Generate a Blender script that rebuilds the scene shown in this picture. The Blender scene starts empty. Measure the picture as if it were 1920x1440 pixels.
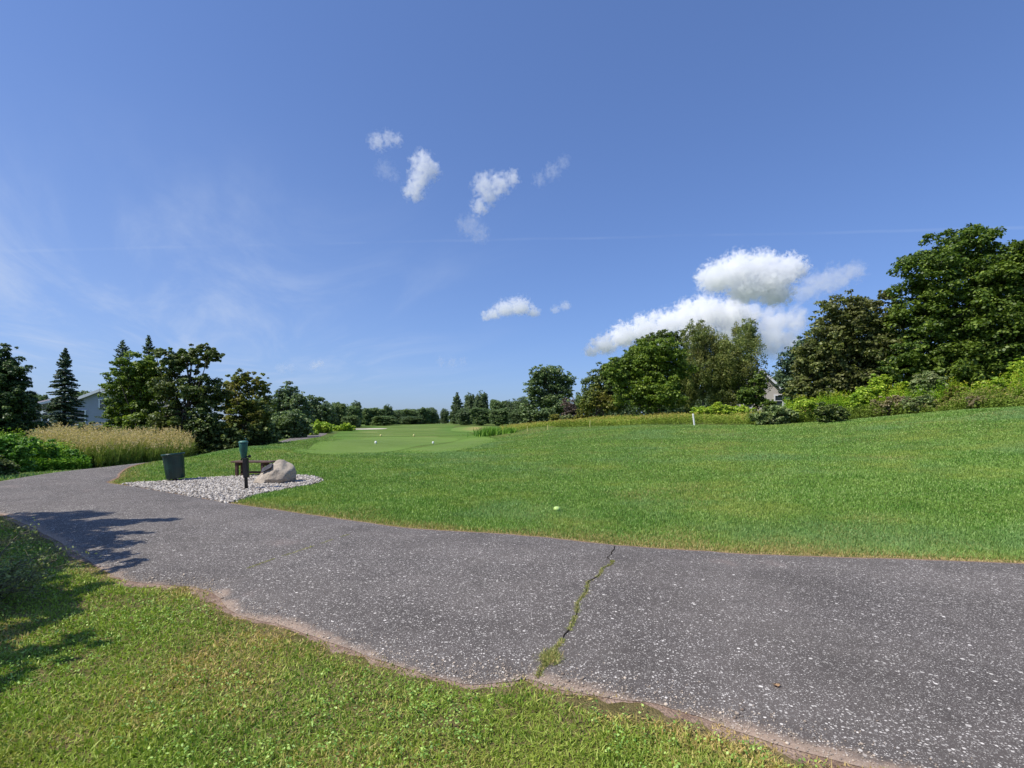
import bpy, bmesh, math, random
import numpy as np
from mathutils import Vector, Matrix, noise as mnoise

R = math.radians
PI = math.pi
rng = np.random.default_rng(7)
random.seed(7)
scene = bpy.context.scene
COL = scene.collection

# ------------------------------------------------------------------ camera frame (metres, photo pixels)
CAM_H, F, CX, HZ = 1.6, 960.0, 960.0, 790.0
SUN_AZ = math.atan2(-0.40, -0.92)      # direction towards the sun in the xy plane
SUN_EL = R(54)


def lin(r, g, b):
    f = lambda c: (c / 255) / 12.92 if c <= 10.31 else (((c / 255) + 0.055) / 1.055) ** 2.4
    return (f(r), f(g), f(b), 1.0)


# ------------------------------------------------------------------ terrain: smooth surface through surveyed points
def cp(px, py, d):
    return ((px - CX) / F * d, d, CAM_H - (py - HZ) / F * d)


CTRL = [(0, -25, 0), (-25, -20, 0), (25, -20, 0), (0, 1, 0), (-3, 3, 0), (4, 2.2, 0), (9, 1, .05), (16, 0, .2), (30, -5, .7),
        (-5, 6, 0), (0, 5, 0), (5.7, 5.73, 0), (9, 5.2, .08), (16, 5, .4), (-9, 9, 0), (-13, 12, 0), (-20, 10, 0), (-30, 12, .1),
        (1.3, 6.6, 0), (-3, 8.5, 0), (-6, 10, 0), (-10.6, 13.4, -0.02), (-8, 13.5, 0.0), (-5, 13, 0),
        (-14.9, 17.6, -.12), (-13.9, 20.5, -.15), (-15.6, 24, -.2), (-14.4, 25, -.18), (-11.9, 17.6, .22), (-12.1, 21, .34), (-12.4, 24.5, .38), (-13.4, 30, .36), (-16, 31.5, -.14), (-10, 17, .12), (-10, 24, .3),
        (-17.6, 38, -.12), (-15.0, 37.5, .28), (-19.6, 46.5, -.1), (-16.6, 46, .2), (-21, 28, 0), (-27, 30, .1), (-35, 50, .2), (-60, 60, .6), (-22, 58, 0), (-30, 80, .2),
        cp(1400, 900, 12), cp(1400, 850, 18), cp(1400, 820, 25), cp(1400, 799, 33), cp(1920, 930, 9.2), cp(1920, 860, 13),
        cp(1920, 805, 18), cp(1920, 763, 25), cp(1650, 900, 11), cp(1650, 840, 18), cp(1650, 785, 29), cp(1180, 900, 13.2),
        cp(1180, 850, 20), cp(1180, 815, 30), cp(1100, 801, 40), cp(1000, 804, 46), cp(1000, 850, 22), cp(930, 822, 42),
        cp(880, 848, 25.5), cp(900, 900, 13.6), cp(1300, 797, 36),
        cp(780, 832, 37), cp(700, 848, 26.5), cp(600, 850, 26), cp(620, 826, 42), cp(760, 815, 58), cp(640, 812, 68),
        cp(850, 806, 85), cp(720, 802, 110), cp(900, 798, 120), cp(830, 794.5, 170), cp(700, 797, 180), cp(1000, 793, 150), cp(820, 795, 260),
        (20, 60, 1.9), (30, 45, 2.3), (42, 42, 3.1), (60, 50, 3.6), (45, 20, 3.4), (70, 100, 3.2), (35, 90, 2.2), (0, 400, 1.0), (-150, 300, 1.0),
        (150, 300, 3), (-150, 50, 1.5), (150, 50, 4), (-120, 150, 1.2), (0, -150, 0), (150, -60, 2), (-150, -60, .5)]
CTRL = np.array(CTRL, float)


def _k(r2):
    return 0.5 * r2 * np.log(r2 + 1e-9)


def _solve():
    P = CTRL[:, :2] / 30.0
    n = len(P)
    d2 = ((P[:, None] - P[None]) ** 2).sum(-1)
    A = np.zeros((n + 3, n + 3))
    A[:n, :n] = _k(d2) + np.eye(n) * 2e-4
    A[:n, n] = 1; A[:n, n + 1:] = P
    A[n, :n] = 1; A[n + 1:, :n] = P.T
    b = np.zeros(n + 3); b[:n] = CTRL[:, 2]
    return np.linalg.solve(A, b)


WTS = _solve()


def T(x, y):
    x = np.atleast_1d(np.asarray(x, float)); y = np.atleast_1d(np.asarray(y, float))
    sh = x.shape
    q = np.stack([x.ravel(), y.ravel()], 1)
    ln = np.maximum(np.abs(q[:, 0]) / 300, np.abs(q[:, 1] - 100) / 300)
    s = np.where(ln > 1, 1 / ln, 1.0)
    q = np.stack([q[:, 0] * s, (q[:, 1] - 100) * s + 100], 1) / 30.0
    P = CTRL[:, :2] / 30.0
    n = len(P)
    out = WTS[n] + q @ WTS[n + 1:]
    for i in range(n):
        out = out + WTS[i] * _k(((q - P[i]) ** 2).sum(1))
    return out.reshape(sh)


def Tz(x, y):
    return float(T(x, y)[0])


def at(px, py, dmax=400):
    """where the line of sight to this spot of the photo meets the ground"""
    d = np.geomspace(1.5, dmax, 1400)
    x = (px - CX) / F * d
    z = CAM_H - (py - HZ) / F * d
    t = T(x, d)
    i = np.argmax(z <= t)
    if z[i] > t[i]:
        i = len(d) - 1
    return (float(x[i]), float(d[i]))


def P3(px, py, d):
    return Vector(((px - CX) / F * d, d, CAM_H - (py - HZ) / F * d))


def snoise(x, y, s, seed=0):
    """cheap smooth 2-D noise, about -1..1"""
    r = np.random.default_rng(100 + seed)
    o = np.zeros_like(x, dtype=float)
    for k in range(7):
        a = r.uniform(0, 2 * PI); f = s * r.uniform(.6, 2.2); ph = r.uniform(0, 2 * PI)
        o += np.sin((x * math.cos(a) + y * math.sin(a)) * f + ph + 1.3 * np.sin((x * math.sin(a) - y * math.cos(a)) * f * .7 + ph * 2))
    return o / 3.2


def in_poly(x, y, poly):
    poly = np.asarray(poly, float)
    inside = np.zeros(x.shape, bool)
    n = len(poly)
    j = n - 1
    for i in range(n):
        xi, yi = poly[i]; xj, yj = poly[j]
        if yi != yj:
            c = ((yi > y) != (yj > y)) & (x < (xj - xi) * (y - yi) / (yj - yi) + xi)
            inside ^= c
        j = i
    return inside


def dist_line(x, y, pts):
    pts = np.asarray(pts, float)
    best = np.full(x.shape, 1e9)
    for a, b in zip(pts[:-1], pts[1:]):
        ab = b - a
        L = (ab ** 2).sum() + 1e-12
        t = np.clip(((x - a[0]) * ab[0] + (y - a[1]) * ab[1]) / L, 0, 1)
        d = np.hypot(x - a[0] - t * ab[0], y - a[1] - t * ab[1])
        best = np.minimum(best, d)
    return best


def smooth_line(pts, n):
    """Catmull-Rom through pts, n samples per span"""
    p = np.array([pts[0]] + list(pts) + [pts[-1]], float)
    out = []
    for i in range(1, len(p) - 2):
        for t in np.linspace(0, 1, n, endpoint=False):
            a, b, c, d = p[i - 1], p[i], p[i + 1], p[i + 2]
            out.append(.5 * ((2 * b) + (-a + c) * t + (2 * a - 5 * b + 4 * c - d) * t * t + (-a + 3 * b - 3 * c + d) * t ** 3))
    out.append(p[-2])
    return np.array(out)


# ------------------------------------------------------------------ object helpers
def tag(o, label=None, cat=None, group=None, kind=None):
    if label: o['label'] = label
    if cat: o['category'] = cat
    if group: o['group'] = group
    if kind: o['kind'] = kind
    return o


def empty(name, loc, label, cat, group=None, rz=0):
    o = bpy.data.objects.new(name, None)
    o.empty_display_size = .2
    COL.objects.link(o)
    o.location = loc
    o.rotation_euler = (0, 0, rz)
    return tag(o, label, cat, group)


def mesh_np(name, V, Fc, mat, attrs=None, smooth=False):
    """V (n,3); Fc (m,k) equal-size faces or a list of such arrays"""
    if not isinstance(Fc, (list, tuple)): Fc = [Fc]
    me = bpy.data.meshes.new(name)
    V = np.ascontiguousarray(V, dtype=np.float32)
    nl = sum(f.size for f in Fc); nf = sum(len(f) for f in Fc)
    me.vertices.add(len(V)); me.vertices.foreach_set('co', V.ravel())
    me.loops.add(nl); me.loops.foreach_set('vertex_index', np.concatenate([f.ravel() for f in Fc]).astype(np.int32))
    me.polygons.add(nf)
    tot = np.concatenate([np.full(len(f), f.shape[1]) for f in Fc]).astype(np.int32)
    st = np.concatenate([[0], np.cumsum(tot)[:-1]]).astype(np.int32)
    me.polygons.foreach_set('loop_start', st)
    if smooth: me.polygons.foreach_set('use_smooth', np.ones(nf, bool))
    for k, (dom, a) in (attrs or {}).items():
        at_ = me.attributes.new(k, 'FLOAT', dom)
        at_.data.foreach_set('value', np.ascontiguousarray(a, dtype=np.float32))
    if mat: me.materials.append(mat)
    me.update(calc_edges=True)
    return me


def add(name, me, parent=None, loc=(0, 0, 0)):
    o = bpy.data.objects.new(name, me)
    COL.objects.link(o)
    o.location = loc
    if parent: o.parent = parent
    return o


def bm_obj(name, bm, mat, parent=None, loc=(0, 0, 0), smooth=True):
    me = bpy.data.meshes.new(name)
    bm.normal_update()
    bm.to_mesh(me); bm.free()
    if smooth:
        for p in me.polygons: p.use_smooth = True
    me.materials.append(mat)
    return add(name, me, parent, loc)


def lathe(bm, prof, seg=28, M=None):
    """prof: list of (r, z)"""
    M = M or Matrix()
    rings = []
    for r, z in prof:
        rings.append([bm.verts.new(M @ Vector((r * math.cos(2 * PI * i / seg), r * math.sin(2 * PI * i / seg), z))) for i in range(seg)])
    for a, b in zip(rings[:-1], rings[1:]):
        for i in range(seg):
            bm.faces.new((a[i], a[(i + 1) % seg], b[(i + 1) % seg], b[i]))
    bm.faces.new(list(reversed(rings[0]))); bm.faces.new(rings[-1])


def box(bm, c, s, rot=None, bev=.006):
    b = bmesh.new()
    bmesh.ops.create_cube(b, size=1)
    for v in b.verts: v.co = Vector((v.co.x * s[0], v.co.y * s[1], v.co.z * s[2]))
    if bev: bmesh.ops.bevel(b, geom=list(b.edges), offset=bev, segments=2, affect='EDGES', profile=.6)
    M = Matrix.Translation(c) @ (rot.to_4x4() if rot else Matrix())
    b.transform(M)
    me = bpy.data.meshes.new('tmp'); b.to_mesh(me); b.free()
    bm.from_mesh(me); bpy.data.meshes.remove(me)


def tube(pts, rad, sides=7):
    """arrays for a tapered tube along pts"""
    pts = np.asarray(pts, float); n = len(pts)
    V = []; Fq = []
    for i in range(n):
        t = pts[min(i + 1, n - 1)] - pts[max(i - 1, 0)]
        t = t / (np.linalg.norm(t) + 1e-9)
        up = np.array([1., 0, 0]) if abs(t[0]) < .8 else np.array([0, 1., 0])
        a = np.cross(t, up); a /= np.linalg.norm(a); b = np.cross(t, a)
        for k in range(sides):
            w = 2 * PI * k / sides
            V.append(pts[i] + rad[i] * (math.cos(w) * a + math.sin(w) * b))
    for i in range(n - 1):
        for k in range(sides):
            k2 = (k + 1) % sides
            Fq.append((i * sides + k, i * sides + k2, (i + 1) * sides + k2, (i + 1) * sides + k))
    return np.array(V), np.array(Fq)


def join_tubes(tubes):
    V = []; Fq = []; o = 0
    for v, f in tubes:
        V.append(v); Fq.append(f + o); o += len(v)
    return np.concatenate(V), np.concatenate(Fq)


# ------------------------------------------------------------------ materials
def mat_new(name):
    m = bpy.data.materials.new(name)
    m.use_nodes = True
    nt = m.node_tree
    nt.nodes.clear()
    out = nt.nodes.new('ShaderNodeOutputMaterial')
    return m, nt, out


class NB:
    def __init__(s, nt): s.nt = nt
    def n(s, typ, **kw):
        nd = s.nt.nodes.new(typ)
        for k, v in kw.items():
            if k.startswith('i_'):
                key = k[2:]
                key = int(key) if key.isdigit() else key.replace('_', ' ')
                if isinstance(v, bpy.types.NodeSocket): s.nt.links.new(v, nd.inputs[key])
                else: nd.inputs[key].default_value = v
            else: setattr(nd, k, v)
        return nd
    def math(s, op, a, b=0.0, clamp=False):
        return s.n('ShaderNodeMath', operation=op, use_clamp=clamp, i_0=a, i_1=b).outputs[0]
    def mix(s, f, a, b, bt='MIX'):
        nd = s.n('ShaderNodeMix', data_type='RGBA', blend_type=bt)
        for i, v in ((0, f), (6, a), (7, b)):
            if isinstance(v, bpy.types.NodeSocket): s.nt.links.new(v, nd.inputs[i])
            else: nd.inputs[i].default_value = v
        return nd.outputs[2]
    def noise(s, vec, scale, detail=4, rough=.55, dist=0.0):
        return s.n('ShaderNodeTexNoise', i_Vector=vec, i_Scale=scale, i_Detail=detail, i_Roughness=rough, i_Distortion=dist).outputs[0]
    def ramp(s, f, lo, hi, a=0.0, b=1.0):
        return s.n('ShaderNodeMapRange', interpolation_type='SMOOTHSTEP', i_0=f, i_1=lo, i_2=hi, i_3=a, i_4=b).outputs[0]
    def attr(s, name):
        return s.n('ShaderNodeAttribute', attribute_name=name).outputs['Fac']
    def pos(s):
        return s.n('ShaderNodeNewGeometry').outputs['Position']
    def obj(s):
        return s.n('ShaderNodeTexCoord').outputs['Object']


def mul(c, k):
    return (c[0] * k, c[1] * k, c[2] * k, 1)


def warm(c, r=1.56, g=1.46, bl=1.34):
    return (c[0] * r, c[1] * g, c[2] * bl, 1)


def leaf_mat(name, base, light, dark=None, patch=None, patch_amt=.0, patch_scale=.5, transl=.36, rough=.5, spec=.34):
    m, nt, out = mat_new(name)
    b = NB(nt)
    rnd = b.attr('rnd')
    dark = warm(dark or mul(base, .6), 1.5, 1.4, 1.35); base = warm(base); light = warm(light); patch = warm(patch) if patch else None
    c = b.mix(b.ramp(rnd, 0, .6), dark, base)
    c = b.mix(b.ramp(rnd, .55, 1.0), c, light)
    if patch:
        nz = b.noise(b.pos(), patch_scale, 3)
        c = b.mix(b.math('MULTIPLY', b.ramp(nz, .45, .62), patch_amt), c, patch)
    pr = b.n('ShaderNodeBsdfPrincipled', i_Base_Color=c, i_Roughness=rough)
    pr.inputs['Specular IOR Level'].default_value = spec
    tr = b.n('ShaderNodeBsdfTranslucent', i_Color=b.mix(1.0, c, (1.0, 1.1, .55, 1), 'MULTIPLY'))
    mx = b.n('ShaderNodeMixShader', i_0=transl, i_1=pr.outputs[0], i_2=tr.outputs[0])
    nt.links.new(mx.outputs[0], out.inputs[0])
    return m


def plain(name, col, rough=.6, var=.15, scale=8.0, metallic=0.0, spec=.5, bump=.0, col2=None):
    m, nt, out = mat_new(name)
    b = NB(nt)
    nz = b.noise(b.obj(), scale, 5)
    c = b.mix(b.ramp(nz, .3, .7), mul(col, 1 - var), col2 or mul(col, 1 + var))
    pr = b.n('ShaderNodeBsdfPrincipled', i_Base_Color=c, i_Roughness=rough, i_Metallic=metallic)
    pr.inputs['Specular IOR Level'].default_value = spec
    if bump:
        bp = b.n('ShaderNodeBump', i_Height=b.noise(b.obj(), scale * 4, 6), i_Strength=bump, i_Distance=.01)
        nt.links.new(bp.outputs[0], pr.inputs['Normal'])
    nt.links.new(pr.outputs[0], out.inputs[0])
    return m


M_BARK = plain('bark', (.07, .055, .045, 1), .9, .35, 6, bump=.8)
M_BARKP = plain('pale bark', (.20, .19, .17, 1), .8, .3, 6, bump=.6)

# turf ground
def turf(name, c1, c2, c3, s1=.35, s2=3.0, fine=60.0, dry=None, dryamt=.0, bump=.5, band=0.0, fade=None, fw=2.0):
    m, nt, out = mat_new(name)
    b = NB(nt)
    p = b.pos()
    c = b.mix(b.ramp(b.noise(p, s1, 4), .35, .65), c1, c2)
    c = b.mix(b.math('MULTIPLY', b.ramp(b.noise(p, s2, 4), .45, .65), .6), c, c3)
    c = b.mix(b.math('MULTIPLY', b.ramp(b.noise(p, fine, 3), .35, .7), .55), c, mul(c3, .45))
    if dry:
        c = b.mix(b.math('MULTIPLY', b.ramp(b.noise(p, .18, 5, .6), .50, .64), dryamt), c, dry)
    if fade:
        c = b.mix(b.ramp(b.math('SUBTRACT', b.attr('edge'), b.math('MULTIPLY', b.noise(p, .7, 5, .65), fw * .5)), -.1 * fw, fw), fade, c)
    if band:
        pv = b.n('ShaderNodeVectorMath', operation='MULTIPLY', i_0=p, i_1=(.03, .20, 0)).outputs[0]
        c = b.mix(b.math('MULTIPLY', b.ramp(b.noise(pv, 1.0, 4, .6), .40, .60), band), c, mul(c1, .62))
    pr = b.n('ShaderNodeBsdfPrincipled', i_Base_Color=c, i_Roughness=.95)
    pr.inputs['Specular IOR Level'].default_value = .1
    bp = b.n('ShaderNodeBump', i_Height=b.noise(p, fine * .6, 4), i_Strength=bump, i_Distance=.03)
    nt.links.new(bp.outputs[0], pr.inputs['Normal'])
    nt.links.new(pr.outputs[0], out.inputs[0])
    return m


# ------------------------------------------------------------------ outlines of the paved path, gravel bed, tee
PAIRS = [((15, -1.2), (17, 4.0)), ((7.5, .55), (9.6, 5.15)), ((3.6, 1.62), at(1920, 1058)), ((2.25, 2.1), at(1760, 1052)), (at(1580, 1434), at(1600, 1047)),
         (at(1420, 1390), at(1400, 1040)), (at(1320, 1355), at(1310, 1034)), (at(1230, 1325), at(1230, 1029)),
         (at(1130, 1312), at(1155, 1023)), (at(1045, 1295), at(1090, 1016)), (at(990, 1276), at(1030, 1010)), (at(950, 1280), at(985, 1006)),
         (at(885, 1285), at(940, 1002)), (at(800, 1268), at(870, 998)), (at(700, 1240), at(790, 993)), (at(610, 1205), at(720, 986)),
         (at(520, 1173), at(640, 974)), (at(440, 1152), at(570, 964)), (at(405, 1120), at(520, 957)), (at(360, 1104), at(470, 950)),
         (at(300, 1098), at(430, 944)), (at(235, 1090), at(385, 936)), (at(190, 1072), at(340, 928)), (at(130, 1030), at(290, 919)),
         (at(60, 990), at(245, 912)), (at(0, 965), at(205, 906)), ((-10.2, 9.6), (-10.75, 13.7)), ((-11.8, 10.9), (-11.0, 14.3)),
         ((-13.3, 12.9), (-11.6, 15.2)), ((-14.1, 15.2), (-12.3, 16.6)), ((-14.8, 17.8), (-12.8, 18.6)), ((-15.1, 20.5), (-13.0, 21)),
         ((-15.6, 25), (-13.4, 25)), ((-17.2, 31.5), (-14.8, 31)), ((-18.8, 38.5), (-16.3, 38)), ((-21, 47), (-18.3, 46)),
         ((-24.6, 60), (-21.6, 59)), ((-31, 80), (-28, 79))]
NEAR = smooth_line([p[0] for p in PAIRS], 8)
FAR = smooth_line([p[1] for p in PAIRS], 8)
# ragged edges
def ragged(L, amp, seed, f=3.0):
    s = np.concatenate([[0], np.cumsum(np.hypot(*np.diff(L, axis=0).T))])
    t = np.gradient(L, axis=0); t /= np.linalg.norm(t, axis=1)[:, None] + 1e-9
    nrm = np.stack([-t[:, 1], t[:, 0]], 1)
    w = snoise(s, s * 0, f, seed) * amp + snoise(s, s * 0, f * 4, seed + 1) * amp * .4
    return L + nrm * w[:, None]
NEAR = ragged(NEAR, .018, 1); FAR = ragged(FAR, .014, 2)
PATH_POLY = np.concatenate([NEAR, FAR[::-1]])
GRAVEL_PX = [(428, 944), (385, 936), (340, 928), (290, 919), (248, 912), (238, 908), (262, 906), (300, 904), (345, 900), (385, 897), (440, 894.5), (490, 892), (545, 891.5),
             (583, 894), (600, 901), (588, 908), (550, 915), (510, 922), (470, 931), (445, 940)]
GRAVEL = smooth_line([at(*p) for p in GRAVEL_PX + GRAVEL_PX[:1]], 4)

# ------------------------------------------------------------------ GROUND
def graded(lo, hi, c0, c1, step, g=1.09):
    a = list(np.arange(c0, c1 + 1e-6, step))
    s = step; v = c1
    while v < hi: s = min(s * g, 60); v += s; a.append(v)
    s = step; v = c0; pre = []
    while v > lo: s = min(s * g, 60); v -= s; pre.append(v)
    return np.array(pre[::-1] + a)


gx = graded(-1600, 1600, -17, 17, .3)
gy = graded(-300, 2200, 0, 40, .3)
GX, GY = np.meshgrid(gx, gy)
GZ = T(GX, GY)
V = np.stack([GX.ravel(), GY.ravel(), GZ.ravel()], 1)
nx, ny = len(gx), len(gy)
I = (np.arange(ny - 1)[:, None] * nx + np.arange(nx - 1)[None]).ravel()
Fq = np.stack([I, I + 1, I + nx + 1, I + nx], 1)
M_GROUND = turf('mown turf', (.075, .120, .022, 1), (.095, .150, .030, 1), (.125, .165, .04, 1), dry=(.19, .165, .06, 1), dryamt=.45)
g = add('ground', mesh_np('ground', V, Fq, M_GROUND, smooth=True)); tag(g, kind='structure')


def sheet(name, poly, mat, lift, step=.5, clip=True):
    """flat cover following the ground inside an outline: ring-filled fan of a triangulated outline"""
    poly = np.asarray(poly, float)
    bm = bmesh.new()
    vs = [bm.verts.new((p[0], p[1], 0)) for p in poly]
    es = [bm.edges.new((vs[i], vs[(i + 1) % len(vs)])) for i in range(len(vs))]
    bmesh.ops.triangle_fill(bm, use_beauty=True, edges=es, normal=(0, 0, 1))
    for _ in range(9):
        long = [e for e in bm.edges if e.calc_length() > step]
        if not long: break
        bmesh.ops.subdivide_edges(bm, edges=long, cuts=1)
        bmesh.ops.triangulate(bm, faces=[f for f in bm.faces if len(f.verts) > 3])
    co = np.array([v.co[:] for v in bm.verts])
    z = T(co[:, 0], co[:, 1]) + lift
    for v, zz in zip(bm.verts, z): v.co.z = zz
    for f in bm.faces:
        f.normal_update()
        if f.normal.z < 0: f.normal_flip()
    dd = dist_line(co[:, 0], co[:, 1], np.concatenate([poly, poly[:1]]))
    o = bm_obj(name, bm, mat)
    at_ = o.data.attributes.new('edge', 'FLOAT', 'POINT'); at_.data.foreach_set('value', dd.astype(np.float32))
    return o


# path
def build_path():
    n = len(NEAR); k = 22
    u = np.linspace(0, 1, k)
    P = NEAR[:, None] * (1 - u[None, :, None]) + FAR[:, None] * u[None, :, None]
    X, Y = P[..., 0], P[..., 1]
    w = np.linalg.norm(NEAR - FAR, axis=1)[:, None]
    crown = .030 * (1 - (2 * u - 1) ** 6)[None] + .010
    Z = T(X, Y) + crown
    V = np.stack([X.ravel(), Y.ravel(), Z.ravel()], 1)
    I = (np.arange(n - 1)[:, None] * k + np.arange(k - 1)[None]).ravel()
    Fq = np.stack([I, I + k, I + k + 1, I + 1], 1)
    dn = (dist_line(X.ravel(), Y.ravel(), NEAR)); df = dist_line(X.ravel(), Y.ravel(), FAR)
    m, nt, out = mat_new('worn asphalt')
    b = NB(nt)
    p = b.pos()
    base = b.mix(b.ramp(b.noise(p, .8, 5, .6), .3, .7), lin(62, 57, 55), lin(84, 78, 75))
    c = b.mix(b.math('MULTIPLY', b.ramp(b.noise(p, 260, 2), .4, .7), .5), base, lin(112, 104, 100))
    hs = []
    for sc, cov, hi_, kk in ((130.0, .75, 160, .95), (84.0, .58, 192, .95), (52.0, .34, 196, .92), (34.0, .07, 205, .9)):
        a1 = b.n('ShaderNodeTexVoronoi', i_Vector=p, i_Scale=sc)
        sp_ = b.n('ShaderNodeSeparateColor', i_0=a1.outputs['Color'])
        has = b.math('GREATER_THAN', cov, sp_.outputs[0])
        shp = b.ramp(b.math('ADD', a1.outputs['Distance'], b.math('MULTIPLY', sp_.outputs[2], .18)), .50, .36)
        tone = b.n('ShaderNodeMath', operation='POWER', i_0=sp_.outputs[1], i_1=1.9).outputs[0]
        stone = b.mix(tone, lin(92, 87, 84), lin(hi_ + 20, hi_ + 14, hi_ + 9))
        msk = b.math('MULTIPLY', b.math('MULTIPLY', has, shp), kk)
        c = b.mix(msk, c, stone); hs.append(msk)
    v1 = b.math('ADD', hs[0], hs[1])
    mott = b.math('ADD', b.math('MULTIPLY', b.ramp(b.noise(p, 1.1, 6, .65), .25, .75), .30), b.math('MULTIPLY', b.ramp(b.noise(p, 6, 5, .6), .3, .7), .18))
    c = b.mix(1.0, c, b.n('ShaderNodeCombineXYZ', i_0=b.math('ADD', mott, .90), i_1=b.math('ADD', mott, .885), i_2=b.math('ADD', mott, .81)).outputs[0], 'MULTIPLY')
    # reddish worn patch and faint darker bands
    c = b.mix(b.math('MULTIPLY', b.ramp(b.noise(p, .55, 6, .65), .60, .72), .35), c, lin(140, 122, 112))
    # sandy silt washed over the low edge
    e = b.math('SUBTRACT', b.attr('near'), b.math('SUBTRACT', b.math('ADD', b.math('MULTIPLY', b.ramp(b.noise(p, .9, 4, .6), .32, .62), .15), b.math('MULTIPLY', b.noise(p, 14, 6, .75), .16)), .13))
    fan = b.n('ShaderNodeVectorMath', operation='DISTANCE', i_0=p, i_1=(*at(398, 1122), 0.0)).outputs['Value']
    fan = b.math('SUBTRACT', .30, b.math('ADD', fan, b.math('MULTIPLY', b.noise(p, 5, 6, .7), .26)))
    silt = b.n('ShaderNodeMath', operation='MAXIMUM', i_0=b.ramp(e, .06, -.08), i_1=b.math('MULTIPLY', b.ramp(fan, -.04, .10), .8)).outputs[0]
    sandc = b.mix(b.noise(p, 60, 4), lin(128, 104, 88), lin(196, 172, 148))
    c = b.mix(b.math('MULTIPLY', silt, b.math('ADD', .55, b.math('MULTIPLY', b.noise(p, 55, 3, .6), .5))), c, sandc)
    e2 = b.math('SUBTRACT', b.attr('far'), b.math('MULTIPLY', b.noise(p, 3.0, 5, .65), .10))
    c = b.mix(b.math('MULTIPLY', b.ramp(e2, .03, -.03), .8), c, lin(150, 118, 88))
    pr = b.n('ShaderNodeBsdfPrincipled', i_Base_Color=c, i_Roughness=.82)
    pr.inputs['Specular IOR Level'].default_value = .35
    h = b.math('ADD', b.math('MULTIPLY', v1, .6), b.noise(p, 120, 3))
    bp = b.n('ShaderNodeBump', i_Height=h, i_Strength=.55, i_Distance=.006)
    nt.links.new(bp.outputs[0], pr.inputs['Normal'])
    nt.links.new(pr.outputs[0], out.inputs[0])
    o = add('path', mesh_np('path', V, Fq, m, {'near': ('POINT', dn), 'far': ('POINT', df)}, smooth=True))
    tag(o, kind='structure')


build_path()


def path_z(x, y):
    dn = dist_line(x, y, NEAR); df = dist_line(x, y, FAR)
    u = dn / (dn + df + 1e-9)
    return T(x, y) + .030 * (1 - (2 * u - 1) ** 6) + .010


# bare soil strip along the low edge of the path, under the grass
soil_m = turf('bare sandy soil', lin(150, 126, 108), lin(176, 152, 134), lin(120, 96, 80), 3, 9, 90, bump=.9)
def strip(name, line, w0, w1, mat, lift, seed):
    t = np.gradient(line, axis=0); t /= np.linalg.norm(t, axis=1)[:, None]
    nrm = np.stack([-t[:, 1], t[:, 0]], 1)
    s = np.concatenate([[0], np.cumsum(np.hypot(*np.diff(line, axis=0).T))])
    ww = w1 * (1 + .7 * snoise(s, s * 0, 2.0, seed) + .5 * snoise(s, s * 0, 9, seed + 4) + .3 * snoise(s, s * 0, 25, seed + 6))
    cols = []
    for u in np.linspace(0, 1, 5):
        q = line + nrm * (w0 + (ww - w0) * u)[:, None]
        cols.append(np.column_stack([q, T(q[:, 0], q[:, 1]) + lift * (1 if u < .9 else -.6)]))
    Vv = np.stack(cols, 1).reshape(-1, 3); n = len(line); k = 5
    I = (np.arange(n - 1)[:, None] * k + np.arange(k - 1)[None]).ravel()
    return mesh_np(name, Vv, np.stack([I, I + 1, I + k + 1, I + k], 1), mat, smooth=True)
nr = NEAR[10:215]
# the normal of NEAR (running right to left) points to the camera side when negated
tst = nr[50] - nr[49]; side = 1 if (-tst[1] * 0 + tst[0]) * -1 < 0 else -1
cen = np.array([0., 2.0])
t_ = np.gradient(nr, axis=0); nn = np.stack([-t_[:, 1], t_[:, 0]], 1)
sgn = np.sign(np.sum(nn[80:120] * (cen - nr[80:120])))
o = add('soil_edge', strip('soil_edge', nr, -.12 * sgn, .09 * sgn, soil_m, .007, 5)); tag(o, kind='structure')

# tee areas and fairway
M_TEE = turf('close mown tee', lin(102, 127, 58), lin(110, 134, 66), lin(115, 136, 70), .5, 4, 40, bump=.2, band=.3, fade=lin(102, 128, 58), fw=1.2)
M_FAIR = turf('fairway turf', lin(94, 120, 50), lin(106, 130, 60), lin(112, 128, 64), .06, .3, 12, dry=lin(138, 144, 86), dryamt=.6, bump=.2, band=.6, fade=lin(88, 118, 48), fw=3.0)
tee1 = smooth_line([at(*p) for p in [(585, 851), (640, 852.5), (705, 849.5), (765, 841), (815, 833), (860, 824), (800, 820.5), (700, 820.5), (640, 825), (590, 833), (555, 843), (585, 851)]], 5)
tee2 = smooth_line([at(*p) for p in [(735, 848), (800, 850.5), (850, 846), (895, 837), (932, 825), (905, 820), (862, 826), (820, 835), (735, 848)]], 5)
fw = [at(*p) for p in [(545, 848), (600, 853.5), (655, 853), (705, 850.5), (765, 846), (800, 850.5), (850, 846), (895, 837), (934, 825), (905, 817), (880, 812), (850, 806), (852, 800), (870, 797)]] + [(2, 190), (-6, 230), (-40, 230), (-62, 190)] + [at(*p) for p in [(700, 802), (640, 809), (618, 820), (590, 832)]]
SHORT = smooth_line(fw + fw[:1], 5)
tag(sheet('fairway_ground', SHORT, M_FAIR, .007, 1.3), kind='structure')
M_SAND = turf('bunker sand', lin(205, 196, 176), lin(190, 180, 160), lin(214, 206, 190), .5, 4, 40, bump=.1)
bx_, by_ = at(690, 804.5)
bk = [(bx_ + 3.2 * math.cos(a), by_ + 7 * math.sin(a)) for a in np.linspace(0, 2 * PI, 20, endpoint=False)]
tag(sheet('bunker_ground', bk, M_SAND, .035, 3), kind='structure')
tag(sheet('tee_ground', tee1, M_TEE, .017, 1.2), kind='structure')
tag(sheet('tee_ground', tee2, M_TEE, .014, 1.2), kind='structure')
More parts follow.
